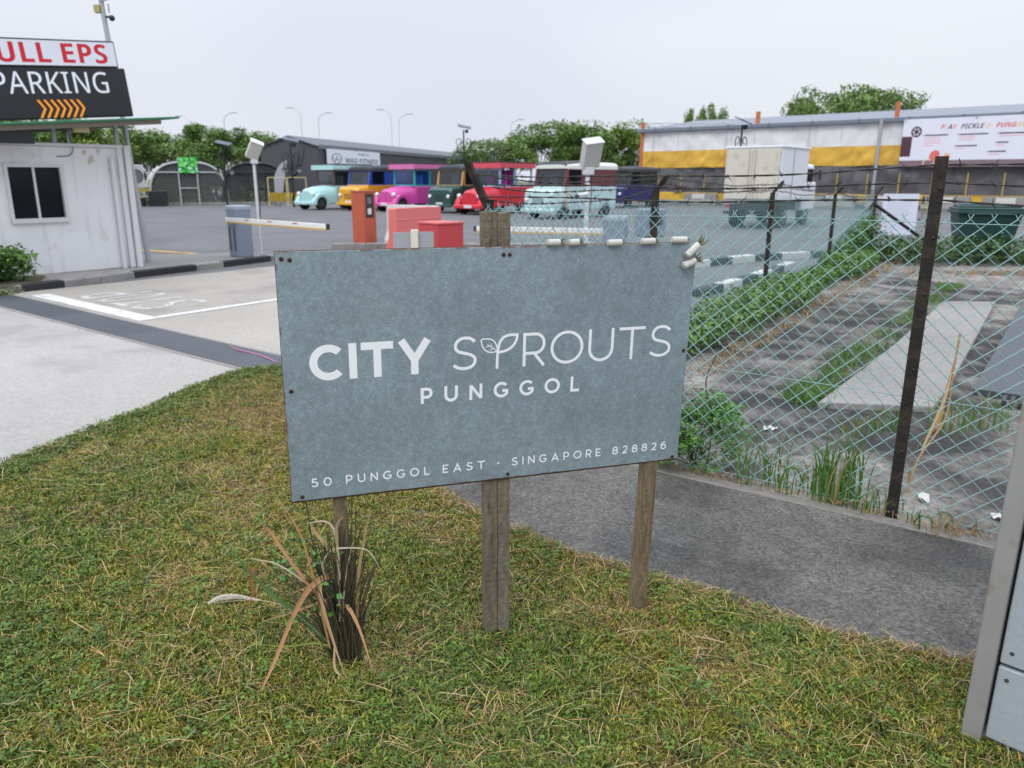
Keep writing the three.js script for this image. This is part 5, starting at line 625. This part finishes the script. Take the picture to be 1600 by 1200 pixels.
// ---------------------------------------------------------------- tents and halls
{ // striped court tent at the right
  const A = V(9.7, 0, -52.8), B = V(33, 0, -33.25), L = A.distanceTo(B), ang = Math.atan2(-(B.z - A.z), B.x - A.x);
  const t = thing('court_tent', 'long tent with white, yellow and grey striped canvas wall', 'tent', [A.x, 0, A.z], ang);
  const wave = (y0, y1, amp, seed, n = 240) => { const pos = [], uvs = [], idx = [], m = 6; for (let j = 0; j <= m; j++) for (let i = 0; i <= n; i++) { const x = L * i / n, y = mix(y0, y1, j / m), q = fbm((x / 40) % 1, y / 40, 120, 3, seed), q2 = fbm(((x + y * 0.8) / 40) % 1, y / 80, 40, 3, seed + 9), edge = j === 0 || j === m ? 0.5 : 1; pos.push(x, y + (j === 0 ? 0.1 * (q2 - 0.5) : 0), amp * ((q - 0.5) + 1.4 * (q2 - 0.5)) * edge); uvs.push(x, y); if (i < n && j < m) { const a = j * (n + 1) + i; idx.push(a, a + 1, a + n + 2, a, a + n + 2, a + n + 1); } } const g = new THREE.BufferGeometry(); g.setAttribute('position', new THREE.Float32BufferAttribute(pos, 3)); g.setAttribute('uv', new THREE.Float32BufferAttribute(uvs, 2)); g.setIndex(idx); g.computeVertexNormals(); return g; };
  const cv = (c, seed) => mat('#ffffff', 0.65, { map: tex(512, 5, (u, v) => { const k = 0.85 + 0.25 * fbm(u, v, 6, 4, seed) - 0.18 * sm(0.6, 0.8, fbm(u, v * 0.2, 25, 3, seed + 4)); return c.map((q) => q * k); }) });
  mesh('white_canvas', wave(3.32, 4.62, 0.12, 1801), cv([0.8, 0.79, 0.8], 1811), t); mesh('yellow_canvas', wave(2.3, 3.36, 0.2, 1821).translate(0, 0, 0.03), cv([0.72, 0.42, 0.06], 1831), t); mesh('grey_canvas', wave(0.74, 2.34, 0.3, 1841).translate(0, 0, -0.03), cv([0.12, 0.115, 0.125], 1851), t); mesh('yellow_canvas', wave(0.28, 0.78, 0.1, 1861), cv([0.7, 0.44, 0.05], 1871), t);
  const rg = new THREE.PlaneGeometry(L + 1, 9.2); rg.rotateX(-Math.PI / 2 + 0.12); rg.translate(L / 2, 4.72 + 0.55, -4.4); mesh('roof', rg, mat([0.2, 0.21, 0.25], 0.6), t); mesh('gutter', bx(L + 0.6, 0.22, 0.2, L / 2, 4.66, 0.16, 0.03), mat([0.17, 0.2, 0.25], 0.5), t); for (let k = 0; k < 12; k++) mesh('gutter_joint', bx(0.08, 0.26, 0.24, 1 + k * 2.5, 4.66, 0.16), mat([0.12, 0.14, 0.18], 0.5), t);
  const om = mat([0.5, 0.16, 0.06], 0.6); for (const [x, h] of [[0, 5.2], [7.6, 5.5], [15.25, 5.6]]) mesh('post', bx(0.2, h, 0.2, x, h / 2, x ? -0.3 : 0.0), om, t).userData.label = 'orange painted post'; mesh('downpipe', rod([14.68, 0.2, 0.35], [14.68, 4.7, 0.35], 0.09, 0.09), M.steel, t); for (let k = 0; k < 18; k++) mesh('stay', rod([1.5 + k * 1.6, 0.7, 0.25], [1.5 + k * 1.6, 1.9, 0.25], 0.035), mat([0.5, 0.34, 0.08], 0.6), t);
  mesh('rail_truss', [rod([0.1, 5.15, 0], [5.5, 5.0, -2], 0.03), rod([0.1, 4.9, 0], [5.5, 4.8, -2], 0.03), ...Array.from({ length: 8 }, (_, k) => rod([0.2 + k * 0.66, k % 2 ? 5.1 : 4.88, -k * 0.25], [0.86 + k * 0.66, k % 2 ? 4.88 : 5.1, -k * 0.25 - 0.25], 0.02))], M.steel, t);
  const bn = thing('event_banner', 'white printed banner reading PLAY PICKLE PUNGGOL on the striped tent', 'banner', [A.x, 0, A.z], ang);
  const bt = canvasTex(1600, 560, (x, w, h) => { x.fillStyle = 'rgb(224,224,236)'; x.fillRect(0, 0, w, h); x.fillStyle = 'rgb(128,106,116)'; x.fillRect(0, h * 0.86, w, h * 0.14); x.fillStyle = 'rgb(78,46,58)'; x.fillRect(0, h * 0.36, 120, h * 0.42); x.fillRect(w - 190, h * 0.36, 190, h * 0.34);
    const ball = (cx, cy, r, c) => { x.fillStyle = c; x.beginPath(); x.arc(cx, cy, r, 0, 7); x.fill(); x.fillStyle = 'rgb(224,224,236)'; for (let k = 0; k < 6; k++) { x.beginPath(); x.arc(cx + r * 0.55 * Math.cos(k * 1.047), cy + r * 0.55 * Math.sin(k * 1.047), r * 0.19, 0, 7); x.fill(); } }; ball(160, 150, 62, 'rgb(70,45,60)'); ball(w - 120, 120, 90, 'rgb(226,168,92)');
    x.font = 'italic bold 74px sans-serif'; const word = (s, px, c) => { x.fillStyle = c; x.fillText(s, px, 130); return px + x.measureText(s).width; }; let p = word('P', 420, 'rgb(226,110,100)'); p = word('L', p, 'rgb(240,200,170)'); p = word('A', p, 'rgb(70,50,60)'); p = word('Y', p, 'rgb(226,130,110)'); word('PICKLE', 640, 'rgb(66,52,60)'); word('@', 900, 'rgb(235,200,170)'); p = word('PUNG', 1010, 'rgb(214,70,80)'); word('GOL', p, 'rgb(230,180,110)');
    const r = rng(31), lines = (px, py, wd, n, c0) => { x.fillStyle = c0; x.fillRect(px - 20, py - 10, 10, 10); x.fillRect(px, py - 14, wd, 16); for (let k = 1; k < n; k++) { x.fillStyle = 'rgb(228,150,160)'; x.fillRect(px, py - 10 + k * 30, wd * (0.4 + 0.4 * r()), 9); } }; lines(260, 200, 260, 5, 'rgb(80,65,80)'); lines(640, 200, 310, 3, 'rgb(80,65,80)'); lines(620, 330, 230, 2, 'rgb(80,65,80)'); lines(1060, 200, 330, 2, 'rgb(80,65,80)'); lines(1050, 300, 120, 2, 'rgb(80,65,80)'); lines(980, 400, 180, 2, 'rgb(80,65,80)');
    x.strokeStyle = 'rgb(236,206,150)'; x.lineWidth = 12; x.beginPath(); x.ellipse(350, 500, 70, 42, -0.3, 0, 7); x.stroke(); x.fillStyle = 'rgb(220,112,108)'; x.beginPath(); x.ellipse(400, 430, 56, 66, 0.4, 0, 7); x.fill(); x.fillStyle = 'rgb(232,176,120)'; x.beginPath(); x.arc(540, 440, 38, 0, 7); x.fill(); });
  const bg = new THREE.BoxGeometry(6.6, 2.42, 0.02, 30, 8, 1); const bp = bg.attributes.position; for (let i = 0; i < bp.count; i++) bp.setZ(i, bp.getZ(i) + 0.02 * Math.sin(bp.getX(i) * 2.1) + 0.015 * Math.sin(bp.getX(i) * 5 + bp.getY(i))); bg.computeVertexNormals(); panelUV(bg, 6.6, 2.42); bg.translate(19.1, 3.42, 0.36); mesh('banner_sheet', bg, mat('#ffffff', 0.6, { map: bt }), bn); for (const x of [15.9, 19.1, 22.3]) mesh('eyelet', new THREE.TorusGeometry(0.04, 0.012, 5, 10).translate(x, 4.58, 0.4), M.steel, bn);
  const cm = mat('#ffffff', 0.85, { map: slabT }), pw = mat([0.62, 0.6, 0.56], 0.8); for (let k = 0; k < 9; k++) { const b = thing('concrete_barrier', 'low concrete road barrier with white patch, number ' + ['one', 'two', 'three', 'four', 'five', 'six', 'seven', 'eight', 'nine'][k] + ' from the tent corner post', 'barrier', [A.x + (B.x - A.x) * (0.1 + 0.09 * k) + 0.9, 0, A.z + (B.z - A.z) * (0.1 + 0.09 * k) + 1.4], ang, 'concrete barriers along the striped tent'); const s = new THREE.Shape([[-0.3, 0], [0.3, 0], [0.3, 0.12], [0.14, 0.35], [0.1, 0.75], [-0.1, 0.75], [-0.14, 0.35], [-0.3, 0.12]].map(([x, y]) => new THREE.Vector2(x, y))); const g = new THREE.ExtrudeGeometry(s, { depth: 2.2, bevelEnabled: false }); g.rotateY(Math.PI / 2); g.translate(-1.1, 0, 0); mesh('body', uvScale(g), cm, b); const pg = bx(0.85, 0.3, 0.02, -0.1, 0.55, 0.14); pg.rotateX(0); mesh('painted_patch', pg, pw, b); }
}
{ // dark fitness hall
  const n = V(-13.4, 0, -60), u = V(13.6, 0, -50).normalize(), L = 52, w = 4.9, ang = Math.atan2(-u.z, u.x); const t = thing('fitness_hall', 'long dark grey canvas hall with low gable roof', 'hall', [n.x, 0, n.z], ang); // local x along the hall, local -z... the gable end at x = 0
  const dk = mat('#ffffff', 0.7, { map: tex(512, 4, (q, v) => { const k = 0.075 * (0.8 + 0.3 * fbm(q, v, 5, 4, 1901)) * (0.85 + 0.25 * (0.5 + 0.5 * Math.sin(q * 6.283 * 14))); return [k, k * 1.03, k * 1.12]; }) }), rf = mat([0.105, 0.115, 0.135], 0.6);
  mesh('side_wall', bx(L, 4.0, 0.1, L / 2, 2.0, 0), dk, t); mesh('side_wall', bx(L, 4.0, 0.1, L / 2, 2.0, -w), dk, t); const s = new THREE.Shape([[0, 0], [w, 0], [w, 4], [w / 2, 4.75], [0, 4]].map(([x, y]) => new THREE.Vector2(x, y))); const gg = new THREE.ShapeGeometry(s); gg.rotateY(Math.PI / 2); gg.translate(-0.02, 0, 0); mesh('gable_curtain', gg, mat([0.072, 0.075, 0.085], 0.7), t);
  for (const sd of [1, -1]) { const g = bx(L + 0.4, 0.06, 2.62); g.rotateX(sd * 0.298); g.translate(L / 2, 4.38, -w / 2 + sd * w / 4); mesh('roof', g, rf, t); } for (let k = 0; k < 6; k++) mesh('curtain_fold', pipe([[-0.06, 3.9 - 0.3 * k, -1.2 - 0.5 * k], [-0.12, 2.3 - 0.2 * k, -1.8 - 0.3 * k], [-0.06, 1.2, -3.2]], 0.05, 12, 5), mat([0.1, 0.105, 0.12], 0.7), t); mesh('fascia', bx(L + 0.3, 0.3, 0.08, L / 2, 3.95, 0.12), mat([0.16, 0.17, 0.19], 0.6), t);
  const b = thing('fitness_banner', 'white banner reading WAO FITNESS on the dark hall', 'banner', [n.x, 0, n.z], ang); const bt = canvasTex(1024, 300, (x, W, H) => { x.fillStyle = 'rgb(226,229,236)'; x.fillRect(0, 0, W, H); x.fillStyle = x.strokeStyle = 'rgb(48,52,66)'; x.font = 'bold 122px sans-serif'; const m = x.measureText('WAO FITNESS').width; x.save(); x.translate(320, 230); x.scale(660 / m, 1); x.fillText('WAO FITNESS', 0, 0); x.restore(); x.font = 'bold 52px sans-serif'; x.fillText('HOME OF', 560, 82); x.lineWidth = 11; x.beginPath(); x.arc(170, 160, 86, 0, 7); x.stroke(); x.lineWidth = 9; x.beginPath(); x.moveTo(92, 130); x.lineTo(135, 215); x.lineTo(170, 120); x.lineTo(205, 215); x.lineTo(248, 130); x.stroke(); x.beginPath(); x.arc(170, 215, 34, 3.4, 6.0); x.stroke(); });
  // hung flat on the long side, so it is long enough to read along the raking wall
  const g = panelUV(bx(10.0, 1.3, 0.04, 0, 0, 0), 10.0, 1.3); g.translate(5.85, 3.2, 0.22); mesh('banner_sheet', g, mat('#ffffff', 0.6, { map: bt }), b); for (const x of [1.0, 5.85, 10.7]) mesh('tie', rod([x, 3.8, 0.22], [x, 3.95, 0.22], 0.03), M.dark, b);
}
// ---------------------------------------------------------------- greenhouses
{
  const arch = (w, h, e) => { const o = []; for (let i = 0; i <= 24; i++) { const a = Math.PI * i / 24, c = Math.cos(a), s = Math.sin(a); o.push([w / 2 * Math.sign(c) * Math.abs(c) ** e, h * Math.abs(s) ** e]); } return o; };
  const gh = (label, at, turn, w, h, L, cover, band, frame) => { const t = thing('greenhouse', label, 'greenhouse', at, turn), R = arch(w, h, 0.68), pos = [], n = 10; for (let k = 0; k < n; k++) for (let i = 0; i < 24; i++) { const z0 = -L * k / n, z1 = -L * (k + 1) / n; if (R[i][1] < 1.35 && R[i + 1][1] < 1.35 && cover.open) continue; pos.push(R[i][0], R[i][1], z0, R[i + 1][0], R[i + 1][1], z0, R[i + 1][0], R[i + 1][1], z1, R[i][0], R[i][1], z0, R[i + 1][0], R[i + 1][1], z1, R[i][0], R[i][1], z1); }
    mesh('cover', soup(pos), cover.m, t); const fm = frame; mesh('front_arch', pipe(R.map(([x, y]) => [x, y, 0.02]), 0.07, 40, 6), fm, t); for (const x of [-0.55, 0.55]) mesh('door_post', bx(0.07, 2.0, 0.07, x, 1.0, 0.03), fm, t); mesh('door_rail', bx(1.1, 0.06, 0.06, 0, 1.05, 0.03), fm, t); mesh('cross_rail', bx(w * 0.98, 0.08, 0.06, 0, 2.02, 0.03), fm, t);
    const fan = new THREE.Shape(R.map(([x, y]) => new THREE.Vector2(x, y))); const fg = new THREE.ShapeGeometry(fan); fg.translate(0, 0, -0.03); mesh('mesh_front', fg, mat(band, 0.9, { transparent: true, opacity: 0.24 }), t); mesh('back_wall', new THREE.ShapeGeometry(fan).translate(0, 0, -L), mat([0.07, 0.09, 0.07], 0.9), t); return t; };
  const g1 = gh('white arched greenhouse with net front', [-19.4, 0, -49.6], 0.45, 4.6, 2.62, 9, { m: mat([0.52, 0.49, 0.46], 0.7), open: true }, [0.32, 0.34, 0.33], mat([0.5, 0.51, 0.52], 0.5));
  gh('black shade net greenhouse beside the white one', [-15.6, 0, -51], 0.3, 4.1, 2.6, 9, { m: mat([0.022, 0.025, 0.032], 0.8), open: false }, [0.2, 0.22, 0.22], mat([0.04, 0.045, 0.05], 0.6));
  const s = thing('green_poster', 'bright green poster over the white greenhouse door', 'poster', [-19.4, 0, -49.6], 0.45); mesh('poster_sheet', panelUV(bx(1.15, 0.95, 0.02, 0.05, 2.45, 0.12), 1.15, 0.95, 0.05, 2.45), mat('#ffffff', 0.6, { map: canvasTex(128, 106, (x, w, h) => { const r = rng(4); x.fillStyle = 'rgb(70,190,70)'; x.fillRect(0, 0, w, h); for (let k = 0; k < 60; k++) { x.fillStyle = ['rgb(40,140,50)', 'rgb(130,225,110)', 'rgb(20,100,60)', 'rgb(200,235,210)'][k % 4]; x.beginPath(); x.ellipse(r() * w, r() * h, 4 + 12 * r(), 3 + 6 * r(), r() * 3, 0, 7); x.fill(); } }) }), s); for (const x of [-0.5, 0.6]) mesh('tie', rod([x, 2.9, 0.1], [x, 2.95, 0.0], 0.02), M.dark, s);
  const r = rng(66), inP = (name, label, x0, x1, z0, z1, h, n, tones, seed) => tag(mesh(name, leafCloud(n, (q) => [mix(x0, x1, q()), 0.05 + h * q() * q(), mix(z0, z1, q())], 0.24, rng(seed), tones, 0), M.leaf), label, 'plants', null, 'stuff');
  inP('greenhouse_plants', 'plants growing inside the white greenhouse', -22.4, -18.6, -50.6, -53.5, 2.0, 2600, [[0.1, 0.26, 0.05], [0.14, 0.32, 0.06], [0.4, 0.16, 0.1], [0.12, 0.28, 0.06]], 67); inP('greenhouse_plants', 'plants and flowers inside the black shade greenhouse', -18.2, -14.8, -51.6, -54, 1.7, 1900, [[0.06, 0.18, 0.04], [0.09, 0.24, 0.05], [0.5, 0.42, 0.4], [0.55, 0.4, 0.1]], 68); inP('greenhouse_plants', 'low plants beside the white greenhouse behind the booth', -24.5, -21.6, -48.2, -51, 1.4, 700, [[0.07, 0.17, 0.04], [0.1, 0.22, 0.06]], 69);
  const jk = thing('scrap_pile', 'pile of dark crates and boards beside the white greenhouse', 'pile', [-21.6, 0, -47.8], 0.3); mesh('crate', bx(1.0, 0.9, 0.8, 0.9, 0.45, 0.2, 0.04), M.dark, jk); mesh('board', bx(1.6, 0.12, 0.9, -0.4, 0.55, 0, 0.02), mat([0.4, 0.36, 0.32], 0.8), jk); mesh('crate', bx(1.2, 0.48, 0.8, -0.5, 0.24, 0, 0.04), mat([0.05, 0.04, 0.04], 0.8), jk); mesh('pot', new THREE.CylinderGeometry(0.24, 0.18, 0.4, 12).translate(-1.5, 0.2, 0.3), mat([0.35, 0.11, 0.06], 0.8), jk);
  const hz = thing('hazard_panel', 'yellow and black striped site panels beside the hall gable', 'panel', [-12.6, 0, -47.5], 0.1); const ht = canvasTex(256, 64, (x, w, h) => { x.fillStyle = 'rgb(214,178,30)'; x.fillRect(0, 0, w, h); x.fillStyle = 'rgb(30,30,30)'; for (let k = -2; k < 12; k++) { x.beginPath(); x.moveTo(k * 32, h); x.lineTo(k * 32 + 16, h); x.lineTo(k * 32 + 48, 0); x.lineTo(k * 32 + 32, 0); x.fill(); } });
  for (const x of [-0.62, 0.55]) { mesh('striped_board', panelUV(bx(1.1, 0.52, 0.03, x, 0.55, 0), 1.1, 0.52, x, 0.55), mat('#ffffff', 0.6, { map: ht }), hz); mesh('panel_frame', [bx(0.05, 1.7, 0.05, x - 0.54, 0.85, 0.01), bx(0.05, 1.7, 0.05, x + 0.54, 0.85, 0.01), bx(1.1, 0.05, 0.05, x, 1.69, 0.01)], mat([0.6, 0.52, 0.25], 0.6), hz); mesh('foot', bx(0.2, 0.2, 0.5, x, 0.1, 0), M.slab, hz); }
  const fg = thing('feather_flag', 'grey feather flag standing beside the black greenhouse', 'flag', [-13.7, 0, -48.5]); const fs = new THREE.Shape(); fs.moveTo(0, 0.5); fs.lineTo(0.5, 0.6); fs.quadraticCurveTo(0.75, 2.2, 0.9, 2.7); fs.quadraticCurveTo(0.3, 2.6, 0, 1.6); mesh('flag', new THREE.ExtrudeGeometry(fs, { depth: 0.015, bevelEnabled: false }), mat([0.36, 0.36, 0.4], 0.7), fg); mesh('pole', rod([0, 0, 0], [0, 1.7, 0], 0.02), M.dark, fg);
}
// ---------------------------------------------------------------- lamps
function scrollLamp(label, at, H, turn) { const t = thing('solar_lamp', label, 'street lamp', at, turn, 'scroll armed solar lamps'), m = mat([0.012, 0.013, 0.015], 0.6); mesh('pole', rod([0, 0, 0], [0, H, 0], 0.07, 0.045), m, t); for (const s of [-1, 1]) { mesh('scroll_arm', pipe([[0, H - 1.5, 0], [s * 0.35, H - 1.15, 0], [s * 0.5, H - 0.75, 0], [s * 0.28, H - 0.55, 0], [s * 0.14, H - 0.75, 0], [s * 0.3, H - 0.9, 0]], 0.025, 28, 6), m, t); const l = mesh('lantern', [rod([s * 0.42, H - 1.3, 0], [s * 0.42, H - 1.12, 0], 0.05, 0.02), new THREE.ConeGeometry(0.2, 0.2, 12).translate(s * 0.42, H - 1.38, 0)], m, t); mesh('globe', new THREE.SphereGeometry(0.13, 10, 8).translate(s * 0.42, H - 1.52, 0), mat([0.55, 0.5, 0.45], 0.4), l); } const g = bx(0.9, 0.04, 0.5); g.rotateX(0.35); g.rotateZ(-0.2); g.translate(0.05, H + 0.2, 0); mesh('solar_panel', g, mat([0.05, 0.06, 0.09], 0.3), t); mesh('sensor', new THREE.SphereGeometry(0.12, 10, 8).translate(0.2, H - 0.1, 0.05), m, t); return t; }
scrollLamp('scroll armed solar lamp above the dark green van', [-2.15, 0, -53], 4.75, 0.1); scrollLamp('scroll armed solar lamp beside the hall gable', [-11.9, 0, -46], 3.6, 0.2); scrollLamp('scroll armed solar lamp above the white truck', [12.0, 0, -39], 4.15, 0.7); scrollLamp('scroll armed solar lamp between the two greenhouses', [-16.5, 0, -48], 3.5, 0);
function streetLight(label, at, H, s) { const t = thing('street_light', label, 'street light', at, 0, 'far street lights'); mesh('pole', pipe([[0, 0, 0], [0, H * 0.8, 0], [s * 0.15, H * 0.95, 0], [s * 1.2, H, 0]], 0.075, 20, 6), mat([0.62, 0.63, 0.66], 0.6), t); mesh('lamp_head', bx(1.0, 0.14, 0.35, s * 1.6, H + 0.02, 0, 0.05), mat([0.5, 0.5, 0.52], 0.6), t); return t; }
[[300, 187, -1, 'far street light over the trees nearest the booth'], [352, 182, 1, 'second far street light from the booth, over the trees'], [472, 174, -1, 'far street light left of the pair above the dark hall'], [499, 182, 1, 'far street light right of the pair above the dark hall'], [612, 177, -1, 'left far street light above the middle of the hall'], [624, 184, 1, 'right far street light above the middle of the hall'], [798, 192, 1, 'far street light between the hall and the trees']].forEach(([u, v, s, l]) => { const d = 120, x = (u - 775) / 1187 * d / 1.05; const H = 1.6 + (284 - v) * 0.0935; streetLight(l, [x, 0, -d], H, s); });
// ---------------------------------------------------------------- trees
const bark = mat([0.09, 0.07, 0.05], 0.95);
function tree(seed, H, R, n, size, tones, flat = 0.75, limbs = 9) { // built at the origin; returns [trunk geometry, crown geometry]
  const r = rng(seed), tr = [], bl = [], h0 = H * 0.38; tr.push(pipe([[0, 0, 0], [0.1 * (r() - 0.5), h0 * 0.6, 0.1], [0.15 * (r() - 0.5), h0, 0]], H * 0.022, 8, 7));
  for (let k = 0; k < limbs; k++) { const a = k * 2.4 + r(), d = R * (0.35 + 0.6 * r()), y = h0 + (H - h0) * (0.25 + 0.68 * r() * (1.1 - 0.4 * d / R)), e = [Math.cos(a) * d, y, Math.sin(a) * d]; tr.push(pipe([[0, h0 * (0.7 + 0.3 * r()), 0], [e[0] * 0.45, mix(h0, y, 0.6), e[2] * 0.45], e], H * 0.008, 8, 5)); for (let j = 0; j < 3; j++) bl.push([e[0] + R * 0.4 * (r() - 0.5), e[1] + (H - h0) * 0.25 * (r() - 0.5), e[2] + R * 0.4 * (r() - 0.5), R * (0.2 + 0.2 * r())]); }
  bl.push([0, H * 0.93, 0, R * 0.28], [R * 0.2, H * 0.85, 0, R * 0.3]);
  return [join(tr), leafCloud(n, (q) => { const c = bl[Math.floor(q() * bl.length)], th = q() * 6.283, cp = 2 * q() - 1, sp = Math.sqrt(1 - cp * cp), d = c[3] * (0.55 + 0.5 * q()); return [c[0] + d * sp * Math.cos(th), c[1] + d * cp * flat, c[2] + d * sp * Math.sin(th)]; }, size, r, tones, 0.05, 0.6)];
}
const LT = [[0.1, 0.2, 0.034], [0.14, 0.24, 0.04], [0.075, 0.155, 0.03], [0.18, 0.27, 0.048]], YT = [[0.19, 0.27, 0.04], [0.23, 0.29, 0.045], [0.14, 0.23, 0.038]];
const kindsT = [tree(1, 7.6, 3.0, 5000, 0.3, LT), tree(2, 7.0, 3.3, 5000, 0.3, YT), tree(3, 8.4, 2.6, 5500, 0.3, LT, 0.9), tree(4, 6.4, 4.2, 3400, 0.28, LT, 0.3, 12)];
const D = 78, plant = (label, u, top, kind, d = D, k = 1, spread = 1, group = 'trees beyond the car park') => { const [tg, cg] = kindsT[kind], H = [7.6, 7.0, 8.4, 6.4][kind], x = (u - 775) / 1187 * d / 1.04, want = 1.6 + (283 - top) / 1187 * d * 0.985, s = want / H, t = thing('tree', label, 'tree', [x, 0, -d], u * 0.37, group); mesh('trunk', tg, bark, t); mesh('crown', cg, M.leaf, t); t.scale.set(s * spread, s, s * spread); };
[[205, 205, 0, 'tall tree right beside the booth roof'], [238, 222, 1, 'yellow green tree second from the booth'], [262, 216, 0, 'dark tree third from the booth, over the white greenhouse'], [290, 222, 3, 'low tree over the white greenhouse door'], [318, 203, 2, 'tallest narrow tree over the greenhouses'], [348, 220, 1, 'yellow green tree left of the dark hall trees'], [378, 208, 0, 'full green tree over the black greenhouse'], [405, 218, 2, 'narrow tree touching the dark hall gable'], [225, 230, 3, 'lowest spreading tree beside the booth'], [335, 232, 0, 'low dark tree over the gap between the greenhouses']].forEach(([u, v, k, l], i) => plant(l, u, v, k, 74 + 5 * (i % 3), 1, 1.05));
[[770, 222, 3, 'spreading dark tree right of the hall roof'], [805, 238, 1, 'low yellow green tree behind the red van'], [845, 214, 0, 'green tree left of the tallest middle tree'], [872, 196, 3, 'tallest spreading tree in the middle of the far trees'], [905, 206, 0, 'dense tree behind the large antenna head'], [935, 216, 2, 'tree right of the large antenna head'], [962, 208, 1, 'yellow green tree left of the striped tent post'], [990, 210, 0, 'tree touching the striped tent post'], [890, 232, 0, 'low dense tree behind the maroon van'], [930, 240, 3, 'low dark spreading tree behind the maroon van'], [975, 245, 0, 'low tree behind the dark blue van'], [740, 240, 1, 'low tree behind the end of the hall']].forEach(([u, v, k, l], i) => plant(l, u, v, k, 84 + 4 * (i % 4), 1, 1.1));
[[1318, 143, 3, 'wide spreading tree rising above the striped tent roof'], [1368, 150, 3, 'spreading tree above the tent roof beside the orange post'], [1238, 166, 0, 'small tree crown above the tent roof, right of the truck'], [1105, 174, 0, 'small tree crown above the tent roof, left of the truck'], [1075, 181, 0, 'smallest tree crown above the tent roof near its corner'], [1290, 155, 3, 'tree crown above the tent roof, left of the widest one']].forEach(([u, v, k, l], i) => plant(l, u, v, k, 76 + 3 * (i % 2), 1, [0.66, 0.52, 0.42, 0.36, 0.3, 0.4][i]));
[[20, 196, 0, 'dark tree seen under the canopy at the frame edge'], [70, 190, 0, 'dark tree seen under the canopy beside the flood lamp'], [118, 194, 2, 'dark tree seen between the canopy posts'], [105, 214, 1, 'yellow green bush seen under the canopy'], [150, 218, 1, 'yellow green low tree seen under the canopy end']].forEach(([u, v, k, l], i) => plant(l, u, v, k, 44 + 6 * (i % 2), 1, 1, 'trees beyond the booth'));
renderer.render(scene, camera);
